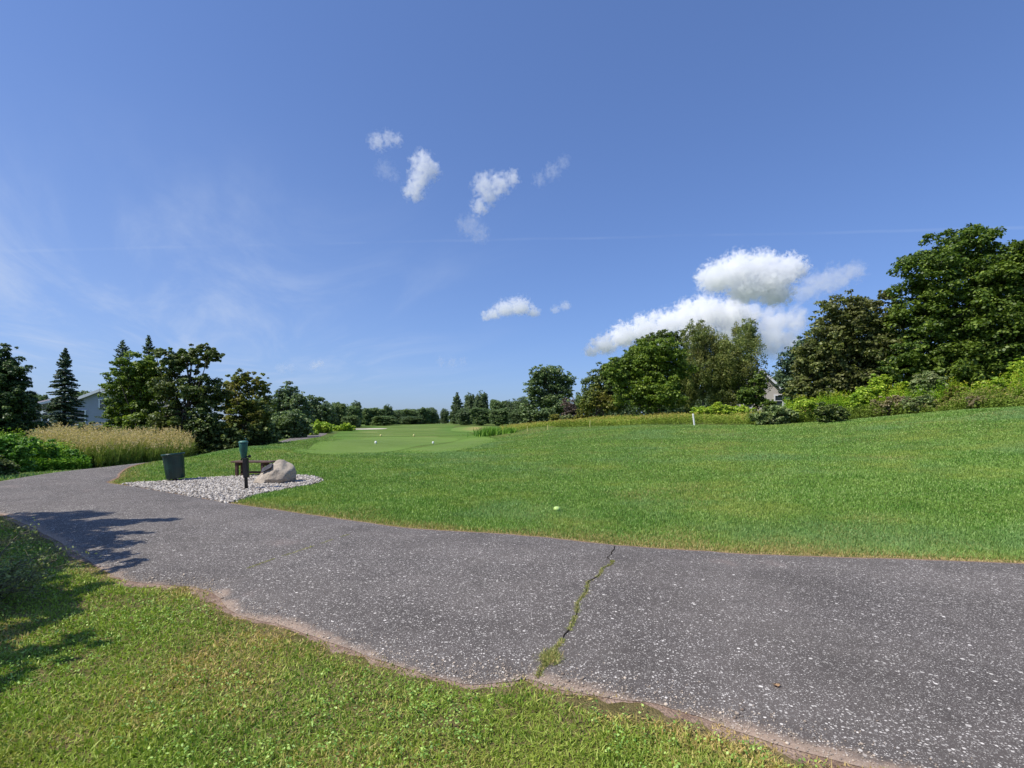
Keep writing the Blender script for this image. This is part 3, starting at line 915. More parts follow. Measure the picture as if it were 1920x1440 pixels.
def stake(px, py, h, r_, mat, label, cat='stake', lean=0):
    p = ground3(px, py)
    bm = bmesh.new(); lathe(bm, [(r_, -.15), (r_, h - r_), (r_ * .7, h)], 8)
    o = bm_obj('marker_stake', bm, mat, None, p, smooth=False); o.rotation_euler = (0, R(lean), 0)
    tag(o, label, cat, 'stakes along the meadow edge')
stake(1302, 797.5, .82, .06, M_WHITE, 'thick white stake at the meadow edge in front of the birches', lean=-7)
stake(1106, 800.5, .5, .025, M_YEL, 'thin pale stake at the meadow edge left of the white one', lean=3)
stake(1027, 806, .42, .025, M_YEL, 'thin pale stake in the dry grass below the big round oak')
stake(989, 810, .5, .028, M_YEL, 'leftmost pale stake in the dry grass right of the reed tuft', lean=-2)

# dead leaf on the asphalt
lx, ly = at(1456, 1300)
bm = bmesh.new()
ol = [(0, -.022), (.010, -.014), (.024, -.012), (.016, 0), (.026, .010), (.010, .011), (.002, .024), (-.008, .012), (-.024, .012), (-.016, -.001), (-.022, -.013), (-.009, -.012)]
top = [bm.verts.new((a, b_, .006 + 8 * (a * a) - 3 * b_ * b_)) for a, b_ in ol]
cc = bm.verts.new((0, 0, .003))
for i in range(len(top)): bm.faces.new((cc, top[i], top[(i + 1) % len(top)]))
bmesh.ops.solidify(bm, geom=bm.faces[:], thickness=.001)
o = bm_obj('dead_leaf', bm, plain('tan leaf', lin(206, 170, 128), .7, .2, 60), None, (lx, ly, float(path_z(np.array([lx]), np.array([ly]))[0]) + .003))
tag(o, 'small curled tan leaf lying on the asphalt', 'leaf')

# ------------------------------------------------------------------ FOLIAGE
G = {}
G['maple'] = leaf_mat('maple leaves', lin(68, 92, 34), lin(126, 146, 68), lin(40, 58, 24), lin(92, 110, 40), .5, .35)
G['copper'] = leaf_mat('olive bronze leaves', lin(84, 96, 50), lin(144, 150, 100), lin(54, 62, 36), lin(84, 86, 50), .5, .5)
G['bright'] = leaf_mat('bright green leaves', lin(92, 116, 38), lin(146, 162, 72), lin(54, 78, 28), lin(76, 98, 38), .5, .4)
G['darkg'] = leaf_mat('dark green leaves', lin(70, 90, 44), lin(126, 140, 84), lin(42, 58, 30), lin(84, 88, 44), .4, .5)
G['yellow'] = leaf_mat('yellowing leaves', lin(90, 106, 44), lin(148, 150, 76), lin(54, 66, 30), lin(116, 108, 48), .5, .6)
G['birch'] = leaf_mat('olive birch leaves', lin(90, 106, 50), lin(140, 148, 84), lin(58, 74, 34), lin(112, 108, 60), .4, .5)
G['spruce'] = leaf_mat('spruce needles', lin(58, 82, 56), lin(104, 124, 94), lin(36, 54, 40), transl=.18)
G['cedar'] = leaf_mat('cedar sprays', lin(56, 80, 40), lin(98, 120, 66), lin(32, 50, 26), transl=.2)
G['oak'] = leaf_mat('oak leaves', lin(84, 106, 66), lin(136, 154, 110), lin(52, 70, 46), lin(92, 104, 64), .4, .3)
G['far'] = leaf_mat('far foliage', lin(84, 108, 68), lin(128, 146, 98), lin(52, 72, 50), lin(98, 114, 66), .5, .12)
G['far2'] = leaf_mat('far dark foliage', lin(80, 100, 70), lin(120, 138, 98), lin(54, 70, 54), lin(80, 98, 58), .5, .12)
G['lime'] = leaf_mat('lime shrub leaves', lin(122, 152, 44), lin(176, 192, 74), lin(84, 116, 34), lin(146, 158, 56), .5, 1.0, transl=.35)
G['hedge'] = leaf_mat('hedge leaves', lin(88, 132, 44), lin(146, 180, 78), lin(52, 88, 32), lin(64, 104, 42), .5, .8, transl=.3)
G['grey'] = leaf_mat('grey green leaves', lin(98, 118, 70), lin(146, 160, 112), lin(64, 82, 48), lin(120, 120, 88), .5, 1.5)
G['mauve'] = leaf_mat('mauve seed heads', lin(122, 114, 88), lin(164, 154, 130), lin(84, 76, 60), lin(110, 116, 70), .5, 1.5)
G['purple'] = leaf_mat('purplish twigs', lin(92, 80, 78), lin(126, 112, 104), lin(62, 56, 52))


def ell_area(a, b):
    return 4 * PI * (((a * a) ** 1.6 + 2 * (a * b) ** 1.6) / 3) ** (1 / 1.6)


def crown_arrays(lobes, leaf, cover, seed, cl=(.16, .30), sparse=0.0, droop=False):
    """lobes: (x, y, z, rx, ry, rz) metres, relative to the tree base"""
    r = np.random.default_rng(seed)
    Cs, Ns, Ss, Rn, cen = [], [], [], [], []
    for (lx, ly, lz, rx, ry, rz) in lobes:
        Rm = (rx * ry * rz) ** (1 / 3)
        area = ell_area(rx, rz)
        ntot = int(cover * area / (leaf * leaf * .38))
        ncl = int(np.clip(46 + 16 * Rm * Rm, 30, 300))
        d = r.normal(size=(ncl, 3)); d /= np.linalg.norm(d, axis=1)[:, None]
        rad = r.uniform(.30, .95, ncl)
        out = r.random(ncl) < .16
        rad[out] = r.uniform(.9, 1.04, out.sum())
        c = d * rad[:, None] * np.array([rx, ry, rz]) + np.array([lx, ly, lz])
        cr = Rm * r.uniform(cl[0] * .75, cl[1] * .95, ncl) * np.where(out, .75, 1)
        cen += list(c)
        per = (cr ** 2); per = np.maximum((ntot * per / per.sum()).astype(int), 12)
        ci = np.repeat(np.arange(ncl), per)
        n = len(ci)
        u = r.normal(size=(n, 3)); u[:, 2] = np.where(r.random(n) < .45, np.abs(u[:, 2]), u[:, 2]); u /= np.linalg.norm(u, axis=1)[:, None]
        k = r.uniform(.35, 1.08, n) ** .6
        jag = 1 + .25 * np.sin(u[:, 0] * 9 + ci) * np.sin(u[:, 1] * 8 + ci * 2)
        fl = np.array([1.1, 1.1, .62 if not droop else 1.5])
        pos = c[ci] + u * (k * cr[ci] * jag)[:, None] * fl
        nm = u * .8 + r.normal(0, .55, (n, 3)) + np.array([0, 0, .75])
        if droop: nm = u * .8 + r.normal(0, .5, (n, 3)); nm[:, 2] *= .4
        Cs.append(pos); Ns.append(nm); Ss.append(leaf * r.uniform(.6, 1.35, n))
        base = r.uniform(-.16, .16, ncl)
        Rn.append(np.clip(r.random(n) * .8 + .1 + base[ci], 0, 1))
    C = np.concatenate(Cs); N = np.concatenate(Ns); S = np.concatenate(Ss); Rr = np.concatenate(Rn)
    return C, N, S, Rr, np.array(cen)


def trunk_mesh(name, h, rad, tips, seed, mat, top=None):
    r = np.random.default_rng(seed)
    top = np.array(top if top is not None else (0, 0, h))
    n = 8
    pts = [top * (i / (n - 1)) + np.array([r.normal(0, .02 * h), r.normal(0, .02 * h), 0]) * (i / (n - 1)) for i in range(n)]
    pts[0] = np.array([0, 0, -.3])
    tb = [tube(pts, [rad * (1.25 if i == 0 else 1 - .85 * i / (n - 1)) for i in range(n)], 9)]
    for tp in tips:
        tp = np.array(tp)
        f = float(np.clip(.25 + .55 * r.random(), .2, .85))
        s = pts[int(f * (n - 1))]
        mid = (s + tp) / 2 + np.array([0, 0, -.10 * np.linalg.norm(tp - s)]) + r.normal(0, .04, 3) * np.linalg.norm(tp - s)
        l = np.array([(1 - t_) ** 2 * s + 2 * t_ * (1 - t_) * mid + t_ ** 2 * tp for t_ in np.linspace(0, 1, 6)])
        r_ = rad * (1 - .8 * f) * .6
        tb.append(tube(l, [r_ * (1 - .8 * i / 5) for i in range(6)], 6))
    V_, F_ = join_tubes(tb)
    return mesh_np(name, V_, F_, mat, smooth=True)


def tree(name, label, d, bpx, lobes, mat, leaf=.2, cover=1.7, seed=1, cat='tree', group=None, bark=None, rad=None, trunk=True, base_h=None,
         cl=(.16, .30), droop=False, depth=1.0, asp=.85, sparse=0):
    """lobes in photo pixels (cx, cy, rx, ry[, depth offset m]) at distance d; the tree stands on the ground at bpx"""
    r = np.random.default_rng(seed + 500)
    bx = (bpx - CX) / F * d
    base = Vector((bx, d, Tz(bx, d)))
    L = []
    for lb in lobes:
        cx, cy, rx, ry = lb[:4]
        dy = lb[4] if len(lb) > 4 else r.uniform(-.35, .35) * rx / F * d
        s = (d + dy) / F
        q = P3(cx, cy, d + dy) - base
        L.append((q.x, q.y, q.z, rx * s, rx * s * depth, ry * s))
    if not trunk:
        x0 = min(l[0] - l[3] for l in L); x1 = max(l[0] + l[3] for l in L)
        hh = max(l[2] for l in L)
        for q_ in ((.28, .26), (.5, .3), (.72, .26)):
            L.append((x0 + (x1 - x0) * q_[0], L[0][1], hh * .35, (x1 - x0) * q_[1], (x1 - x0) * q_[1] * .8, max(hh * .5, .25)))
    C, N, S, Rr, cen = crown_arrays(L, leaf, cover, seed, cl, sparse, droop)
    k = C[:, 2] > .02
    C, N, S, Rr = C[k], N[k], S[k], Rr[k]
    V_, Q_ = leaf_quads(C, N, S, asp, seed)
    root = empty(name, base, label, cat, group)
    zt = max(l[2] + .3 * l[5] for l in L)
    if trunk:
        rad = rad or .03 * zt
        i = r.choice(len(cen), min(len(cen), 26), replace=False)
        tx = np.mean([l[0] for l in L])
        add('trunk', trunk_mesh('trunk', zt, rad, cen[i], seed, bark or M_BARK, (tx * .6, 0, zt)), root)
    add('crown' if cat == 'tree' else 'foliage', mesh_np('crown', V_, Q_, mat, {'rnd': ('FACE', Rr)}), root)
    if not trunk:
        i = r.choice(len(cen), min(len(cen), 14), replace=False)
        add('stem', trunk_mesh('stem', zt * .8, rad or .03, cen[i], seed, bark or M_BARK), root)
    return root


def conifer(name, label, d, bpx, top_py, half_w, mat, seed, leaf=.11, group=None, low=.06, dens=1.0, lean=0.0, power=.85, droop=-.25, whorls=34, cat='tree'):
    r = np.random.default_rng(seed)
    bx = (bpx - CX) / F * d
    base = Vector((bx, d, Tz(bx, d)))
    H = CAM_H - (top_py - HZ) / F * d - base.z
    W = half_w / F * d
    Cs, Ns, tb = [], [], []
    ax = lambda z: np.array([lean * z, 0, z])
    tb.append(tube([ax(-.3), ax(H * .3), ax(H * .7), ax(H)], [.022 * H, .016 * H, .008 * H, .003 * H], 8))
    for i in range(whorls):
        f = low + (1 - low) * (i / (whorls - 1)) ** .95
        z = f * H
        Lb = W * ((1 - f) / (1 - low)) ** power + .03 * H * .3
        nb = int(6 + 3 * r.random())
        a0 = r.uniform(0, 2 * PI)
        for j in range(nb):
            a = a0 + 2 * PI * j / nb + r.normal(0, .25)
            l = Lb * r.uniform(.62, 1.12)
            z = f * H + r.normal(0, .022) * H * (1 - f * .7)
            dz = droop * l * r.uniform(.5, 1.3) if f < .8 else l * .5
            o_ = ax(z)
            tip = o_ + np.array([math.cos(a) * l, math.sin(a) * l, dz])
            mid = o_ + np.array([math.cos(a) * l * .55, math.sin(a) * l * .55, dz * .35 + .04 * l])
            if j % 2 == 0: tb.append(tube([o_, mid, tip], [.006 * H * (1 - f) + .006, .004 * H * (1 - f) + .004, .002], 4))
            n = int(max(6, dens * 26 * l / leaf * .35))
            t_ = r.uniform(.1, 1.03, n) ** .8
            P = ((1 - t_) ** 2)[:, None] * o_ + (2 * t_ * (1 - t_))[:, None] * mid + (t_ ** 2)[:, None] * tip
            wd = (.22 * l * (1.05 - t_) + leaf * .4)
            lat = r.normal(0, .6, n) * wd
            P = P + np.stack([-math.sin(a) * lat, math.cos(a) * lat, -np.abs(r.normal(0, .35, n)) * wd * .7], 1)
            Cs.append(P)
            Ns.append(np.stack([math.cos(a) * .4 + r.normal(0, .5, n), math.sin(a) * .4 + r.normal(0, .5, n), .7 + r.normal(0, .4, n)], 1))
    C = np.concatenate(Cs); N = np.concatenate(Ns)
    V_, Q_ = leaf_quads(C, N, leaf * r.uniform(.8, 1.9, len(C)), .38, seed)
    root = empty(name, base, label, cat, group)
    vt, ft = join_tubes(tb)
    add('trunk', mesh_np('trunk', vt, ft, M_BARK, smooth=True), root)
    add('crown', mesh_np('crown', V_, Q_, mat, {'rnd': ('FACE', r.random(len(Q_)))}), root)
    return root


# --- right side
GR = 'trees behind the wildflower meadow'
tree('maple_tree', 'tallest dark green maple at the right edge of the meadow', 38, 1820,
     [(1800, 470, 62, 52), (1745, 520, 62, 60), (1860, 520, 75, 70), (1735, 610, 68, 75), (1840, 620, 105, 90), (1780, 690, 85, 55), (1700, 690, 50, 50), (1860, 700, 70, 45)],
     G['maple'], .20, 1.9, 11, group=GR, rad=.28, cl=(.13, .26))
tree('maple_tree', 'dark green maple cut off by the right frame edge', 37, 1985,
     [(1915, 505, 55, 55), (1960, 560, 90, 90), (1925, 640, 60, 70), (2010, 640, 80, 90), (1945, 700, 60, 45)], G['maple'], .21, 1.7, 12, group=GR, rad=.28, cl=(.13, .26))
tree('bronze_maple_tree', 'olive bronze round maple beside the tallest maple', 41, 1600,
     [(1580, 600, 52, 52), (1640, 600, 45, 50), (1540, 655, 50, 50), (1610, 665, 70, 65), (1655, 670, 50, 60), (1540, 700, 48, 42), (1590, 715, 55, 35), (1508, 728, 34, 24), (1620, 730, 60, 26), (1550, 738, 50, 18), (1660, 555, 13, 16)],
     G['copper'], .20, 1.8, 13, group=GR, rad=.22, cl=(.14, .28))
tree('spruce_tree', 'dark green tree half hidden behind the bronze maple', 52, 1490,
     [(1492, 690, 34, 46), (1520, 665, 34, 46), (1482, 715, 24, 26), (1500, 740, 34, 22)], G['spruce'], .20, 1.7, 14, group=GR, rad=.15)
tree('birch_tree', 'feathery olive birch, right of the two beside the house', 54, 1392,
     [(1398, 630, 26, 32), (1385, 672, 46, 48), (1402, 715, 40, 40), (1368, 735, 36, 34), (1360, 690, 34, 44)], G['birch'], .15, 1.5, 15, group=GR, bark=M_BARKP, rad=.10, droop=True, cl=(.12, .24), asp=.6)
tree('birch_tree', 'feathery olive birch, left of the two, touching the bright green maple', 55, 1318,
     [(1308, 632, 28, 32), (1328, 665, 42, 44), (1298, 700, 40, 46), (1340, 725, 40, 38), (1285, 735, 34, 32)], G['birch'], .15, 1.5, 16, group=GR, bark=M_BARKP, rad=.10, droop=True, cl=(.12, .24), asp=.6)
tree('green_tree', 'leafy green tree tight against the left wall of the house', 50, 1418,
     [(1420, 715, 18, 22), (1408, 742, 26, 22), (1424, 750, 16, 18)], G['maple'], .18, 1.8, 17, group=GR, rad=.1)
tree('bright_maple_tree', 'broad bright green maple in the middle of the right tree group', 50, 1218,
     [(1235, 655, 42, 30), (1205, 690, 48, 42), (1262, 690, 38, 44), (1185, 730, 46, 36), (1235, 735, 55, 38), (1160, 700, 30, 34)], G['bright'], .19, 1.9, 18, group=GR, rad=.2, cl=(.14, .28))
tree('ragged_tree', 'darker tree with ragged twiggy top behind the bright green maple', 57, 1235,
     [(1240, 636, 30, 18), (1268, 638, 18, 20), (1212, 650, 30, 22), (1190, 690, 40, 36), (1190, 665, 24, 16), (1270, 670, 22, 36), (1285, 720, 24, 44)], G['darkg'], .18, 1.3, 19, group=GR, rad=.16, cl=(.12, .24))
tree('mixed_tree', 'dark leafy tree at the left end of the right tree group', 60, 1130,
     [(1150, 692, 30, 22), (1125, 718, 34, 26), (1172, 690, 28, 26), (1108, 748, 26, 26), (1148, 750, 32, 26)], G['darkg'], .20, 1.7, 20, group=GR, rad=.14)
tree('mixed_tree', 'yellow flecked small tree in front of the dark leafy one', 54, 1118,
     [(1120, 745, 22, 22), (1140, 758, 22, 18), (1100, 762, 16, 16)], G['yellow'], .17, 1.6, 21, group=GR, rad=.1)
tree('oak_tree', 'big round oak with sky showing through, standing alone on the ridge', 92, 1032,
     [(1010, 705, 20, 20), (1035, 702, 26, 20), (1060, 715, 20, 20), (1000, 728, 20, 17), (1035, 728, 30, 22), (1062, 738, 15, 14), (1010, 752, 26, 20), (1040, 757, 30, 20), (990, 765, 18, 14), (1060, 768, 20, 14)],
     G['oak'], .30, 1.45, 22, group=GR, rad=.4, cl=(.16, .32))
SH = 'shrubs in and around the meadow'
tree('purple_shrub', 'bare looking purplish shrub right of the big oak', 74, 1068, [(1066, 762, 15, 18), (1072, 772, 14, 12)], G['purple'], .16, 1.2, 23, 'shrub', SH, trunk=False)
tree('ridge_shrub', 'green shrub mound at the foot of the big oak', 78, 1010, [(1000, 776, 20, 9), (1022, 775, 20, 10), (985, 774, 12, 9)], G['oak'], .24, 1.7, 24, 'shrub', SH, trunk=False)
tree('ridge_shrub', 'dark rounded bush below the purplish shrub', 66, 1062, [(1062, 784, 13, 8)], G['grey'], .16, 1.7, 25, 'shrub', SH, trunk=False)
tree('ridge_shrub', 'pale yellow green bush between the oak and the right tree group', 68, 1044, [(1040, 783, 13, 7), (1092, 775, 14, 11)], G['yellow'], .18, 1.7, 26, 'shrub', SH, trunk=False)
tree('meadow_shrub', 'grey green shrub standing before the tallest maple', 32.7, 1745, [(1745, 715, 30, 24), (1735, 738, 32, 18), (1762, 735, 24, 20)], G['grey'], .12, 1.6, 27, 'shrub', SH, trunk=False)
tree('meadow_shrub', 'yellow green shrub under the bronze maple', 34.7, 1650, [(1650, 715, 18, 16), (1630, 735, 24, 17), (1668, 735, 20, 14), (1692, 722, 12, 10)], G['lime'], .12, 1.4, 28, 'shrub', SH, trunk=False)
tree('meadow_shrub', 'low dark bush at the lawn edge in the goldenrod', 30.3, 1560, [(1550, 768, 20, 15), (1575, 772, 16, 13)], G['darkg'], .11, 1.7, 29, 'shrub', SH, trunk=False)
tree('meadow_shrub', 'rounded grey green bush at the left end of the goldenrod', 33, 1455, [(1450, 775, 30, 16), (1480, 778, 20, 12), (1425, 780, 18, 10)], G['grey'], .12, 1.7, 30, 'shrub', SH, trunk=False)
tree('meadow_shrub', 'mauve grey seeding bush in the middle of the goldenrod', 31.2, 1665, [(1660, 760, 26, 19), (1690, 755, 22, 17)], G['mauve'], .11, 1.6, 31, 'shrub', SH, trunk=False)
tree('meadow_shrub', 'lime green sapling at the right frame edge above the goldenrod', 30.7, 1912, [(1908, 690, 16, 22), (1930, 700, 22, 30)], G['lime'], .14, 1.0, 32, 'shrub', SH, trunk=False)
tree('meadow_shrub', 'fresh green low bushes in front of the birches', 44, 1340, [(1320, 770, 24, 9), (1355, 766, 26, 13), (1390, 770, 22, 11)], G['lime'], .14, 1.6, 33, 'shrub', SH, trunk=False)
tree('meadow_shrub', 'small green bush below the house gable', 46, 1436, [(1440, 757, 14, 10), (1452, 762, 12, 8)], G['maple'], .14, 1.7, 34, 'shrub', SH, trunk=False)

for (px, d, lobes, mt, lf, lb) in [
    (1505, 32.9, [(1500, 765, 24, 16), (1520, 760, 16, 16)], 'lime', .10, 'leftmost lime clump among the goldenrod, right of the house'),
    (1612, 32.4, [(1605, 752, 18, 18), (1622, 748, 16, 20)], 'lime', .10, 'upright lime clump between the low dark bush and the mauve grey one'),
    (1722, 30.4, [(1712, 754, 18, 13), (1735, 752, 18, 12)], 'grey', .09, 'low grey clump just right of the mauve grey bush'),
    (1790, 30.4, [(1785, 740, 20, 16), (1808, 738, 18, 14)], 'yellow', .10, 'dull yellowish clump below the tallest maple'),
    (1858, 28.9, [(1850, 728, 22, 18), (1875, 722, 22, 18)], 'lime', .10, 'tall lime clump near the right edge of the meadow'),
    (1895, 27.1, [(1895, 752, 16, 10)], 'darkg', .08, 'small dark clump at the lawn edge near the right frame edge'),
    (1840, 28.2, [(1832, 752, 20, 10), (1850, 750, 16, 9)], 'mauve', .08, 'low mauve seeding clump near the right end of the lawn edge')]:
    tree('meadow_clump', lb, d, px, lobes, G[mt], lf, 1.5, int(px), 'plant', 'leafy clumps in the wildflower meadow', trunk=False)

# --- left side
GL = 'trees along the left of the course'
tree('cedar_tree', 'broad dark cedar cut off by the left frame edge', 27, 0,
     [(2, 668, 24, 36), (-8, 705, 50, 44), (18, 735, 36, 44), (-20, 770, 70, 50), (28, 775, 38, 42), (-60, 740, 60, 60), (0, 800, 66, 24), (10, 700, 34, 40), (8, 760, 50, 46)], G['cedar'], .12, 2.6, 41, group=GL, rad=.14, cl=(.15, .28), asp=.6)
conifer('spruce_tree', 'pointed blue green spruce between the cedar and the gabled house', 32, 119, 655, 42, G['spruce'], 42, leaf=.10, group=GL, low=.02, dens=1.5, power=.8, droop=-.12, lean=.02, whorls=46)
conifer('spruce_tree', 'thin spruce top showing left of the green leafy tree', 38, 230, 640, 42, G['spruce'], 43, leaf=.11, group=GL, low=.05, dens=.9, power=.7, droop=.1, whorls=40)
conifer('spruce_tree', 'dark spruce top rising behind the green leafy tree', 36, 279, 632, 36, G['cedar'], 44, leaf=.12, group=GL, low=.05, dens=1.1, power=.75, droop=0)
tree('green_leafy_tree', 'green leafy tree with its sunlit side beside the gabled house', 29.5, 258,
     [(262, 690, 42, 34), (232, 735, 38, 40), (280, 730, 48, 46), (228, 778, 32, 28), (270, 785, 50, 38), (235, 812, 34, 26), (290, 822, 44, 28)], G['bright'], .125, 1.9, 45, group=GL, rad=.12, cl=(.14, .28))
tree('spreading_tree', 'dark spreading tree with an open twiggy crown reaching right', 28.5, 350,
     [(330, 680, 42, 32), (375, 665, 32, 24), (402, 665, 16, 13), (350, 730, 60, 42), (320, 790, 52, 40), (390, 745, 40, 34), (375, 800, 48, 38), (330, 828, 46, 26), (390, 830, 44, 24)],
     G['darkg'], .125, 1.7, 46, group=GL, rad=.14, cl=(.12, .26))
tree('yellowing_tree', 'yellowing ragged tree right of the dark spreading tree', 32, 462,
     [(455, 720, 32, 26), (488, 725, 20, 26), (432, 745, 34, 32), (475, 765, 40, 34), (440, 795, 40, 34), (492, 790, 24, 32), (460, 822, 44, 22)], G['yellow'], .125, 1.5, 47, group=GL, rad=.11, cl=(.12, .26))
tree('dark_shrub', 'round dark shrub at the foot of the yellowing tree', 31.5, 492, [(488, 812, 26, 22), (505, 818, 18, 15)], G['darkg'], .13, 1.9, 48, 'shrub', SH, trunk=False)
tree('dark_shrub', 'dark understorey shrub below the spreading tree', 28.5, 385, [(395, 812, 40, 22), (435, 818, 34, 14), (358, 820, 22, 20)], G['darkg'], .14, 1.9, 49, 'shrub', SH, trunk=False)
tree('dark_shrub', 'long low dark shrub closing the gap under the left trees', 33, 420, [(380, 826, 30, 16), (425, 828, 34, 14), (465, 828, 30, 13), (505, 826, 24, 13)], G['darkg'], .13, 2.0, 149, 'shrub', SH, trunk=False)
tree('dark_shrub', 'dark shrub filling in below the gabled house', 30, 205, [(175, 808, 30, 18), (215, 812, 34, 20), (255, 818, 34, 20), (150, 812, 22, 14)], G['darkg'], .12, 1.9, 150, 'shrub', SH, trunk=False)
tree('lime_shrub', 'lime green low bush between the dark shrubs', 29.5, 430, [(420, 815, 26, 8), (442, 818, 16, 7)], G['lime'], .13, 1.5, 50, 'shrub', SH, trunk=False)
tree('round_tree', 'tall rounded dark tree right of the yellowing tree', 68, 546, [(540, 740, 24, 24), (556, 755, 24, 24), (528, 760, 20, 24), (560, 780, 26, 20)], G['far2'], .26, 1.9, 51, group=GL, rad=.2)
tree('round_shrub', 'dome shaped green shrub before the tall rounded tree', 52, 540, [(540, 790, 36, 22), (520, 800, 26, 18), (566, 798, 24, 16)], G['oak'], .19, 1.9, 52, 'shrub', SH, trunk=False)
tree('round_tree', 'second dark rounded tree at the start of the far tree line', 84, 592, [(590, 760, 22, 20), (604, 775, 24, 18), (582, 780, 20, 18)], G['far2'], .3, 1.9, 53, group=GL, rad=.2)

# far tree line: a few kinds copied
def kind_of(seed, mat, wide=1.0, tall=1.0, leaf=.34, cone=False):
    r = np.random.default_rng(seed)
    L = []
    if cone:
        for i in range(7):
            f = i / 6
            L.append((r.normal(0, .1), r.normal(0, .1), 1.0 + 6.8 * f, 2.1 * (1 - f) ** .6 + .55, 2.1 * (1 - f) ** .6 + .55, 1.4))
    else:
        L.append((0, 0, 5.2, 3.4 * wide, 3.4 * wide, 3.2)); L.append((0, 0, 2.4, 3.9 * wide, 3.6 * wide, 2.4))
        for i in range(7):
            a = r.uniform(0, 2 * PI)
            L.append((math.cos(a) * 2.6 * wide, math.sin(a) * 2.6 * wide, r.uniform(1.4, 6.8), r.uniform(1.3, 2.2) * wide, r.uniform(1.3, 2.2) * wide, r.uniform(1.2, 1.9)))
    C, N, S, Rr, cen = crown_arrays(L, leaf, 1.9, seed, (.18, .32))
    k = C[:, 2] > .1
    V_, Q_ = leaf_quads(C[k], N[k], S[k], .9, seed)
    V_[:, 2] *= tall
    mc = mesh_np('crown', V_, Q_, mat, {'rnd': ('FACE', Rr[k])})
    i = r.choice(len(cen), 16, replace=False)
    mt = trunk_mesh('trunk', 7.5 * tall, .22, cen[i] * np.array([1, 1, tall]), seed, M_BARK)
    return mc, mt


KINDS = [kind_of(61, G['far']), kind_of(62, G['far2']), kind_of(63, G['far'], 1.15), kind_of(64, G['far2'], .9, 1.1), kind_of(65, G['far2'], leaf=.32, cone=True)]
WORDS = {0: 'mid green rounded tree', 1: 'dark rounded tree', 2: 'broad mid green tree', 3: 'dark upright tree', 4: 'dark narrow conical tree'}


def far_tree(kind, px, top, d, w_px, label, rot, grp):
    bx = (px - CX) / F * d
    z = Tz(bx, d)
    H = CAM_H - (top - HZ) / F * d - z
    W = w_px / F * d
    mc, mt = KINDS[kind]
    root = empty(('conical_tree' if kind == 4 else 'far_tree'), (bx, d, z), label, 'tree', grp)
    hw = 2.6 if kind == 4 else 4.4
    root.scale = (W / 2 / hw, W / 2 / hw, H / 8.6)
    root.rotation_euler = (0, 0, rot)
    for nm, me in (('trunk', mt), ('crown', mc)):
        add(nm, me, root)


FL = 'trees of the far tree line'
far = [  # kind, px, top, d, width, what it stands beside
    (1, 612, 753, 95, 44, 'right after the second rounded tree on the left'),
    (0, 632, 752, 105, 40, 'where the left tree line starts to drop'),
    (2, 652, 758, 115, 44, 'above the lime bushes of the left tree line'),
    (3, 668, 755, 125, 30, 'rising a little above its neighbours in the left line'),
    (0, 690, 763, 140, 44, 'behind the pale bunker'),
    (2, 707, 765, 150, 40, 'just right of the bunker in the left line'),
    (3, 727, 761, 165, 26, 'with the small peaked top in the left line'),
    (1, 745, 768, 180, 40, 'in the low dip of the left line'),
    (2, 765, 766, 190, 46, 'in the middle of the line across the fairway end'),
    (1, 786, 766, 200, 36, 'left of the last pair before the gap'),
    (0, 797, 763, 200, 30, 'left one of the last pair before the sky gap'),
    (1, 809, 763, 205, 30, 'right one of the last pair before the sky gap'),
    (1, 833, 765, 210, 20, 'small one just right of the sky gap'),
    (4, 857, 738, 150, 32, 'tallest of the cones right of the sky gap'),
    (3, 881, 741, 155, 32, 'between the tall cone and the round topped one'),
    (3, 903, 738, 150, 34, 'round topped, third from the sky gap'),
    (0, 932, 747, 140, 44, 'feathery one left of the lone oak group'),
    (0, 903, 763, 120, 44, 'low one in front of the round topped tree'),
    (0, 938, 764, 112, 46, 'low one in front of the feathery tree'),
    (1, 872, 764, 130, 40, 'low one in front of the tall cone'),
    (3, 960, 752, 120, 36, 'behind the left shoulder of the oak'),
    (1, 980, 742, 115, 36, 'touching the left side of the oak'),
    (1, 970, 766, 100, 36, 'low one at the left foot of the oak'),
    (0, 1085, 738, 120, 24, 'seen far off between the oak and the right tree group'),
    (1, 1155, 683, 75, 34, 'showing over the left end of the right tree group'),
    (1, 1460, 690, 80, 40, 'behind the house gable'),
    (0, 75, 738, 90, 26, 'far behind between cedar and spruce'),
    (1, 20, 760, 80, 60, 'far behind the cedar at the left edge'),
    (2, 160, 775, 62, 60, 'in front of the gabled house, low behind the spruce'),
    (0, 660, 778, 100, 40, 'low in front of the left tree line'),
    (2, 720, 779, 135, 46, 'low before the small peaked top'),
    (1, 770, 780, 160, 50, 'low before the middle of the line across the fairway end'),
]
for i, (k_, px, top, d, w_, lb) in enumerate(far):
    far_tree(k_, px, top, d, w_, WORDS[k_] + ' ' + lb, i * 1.7, FL)
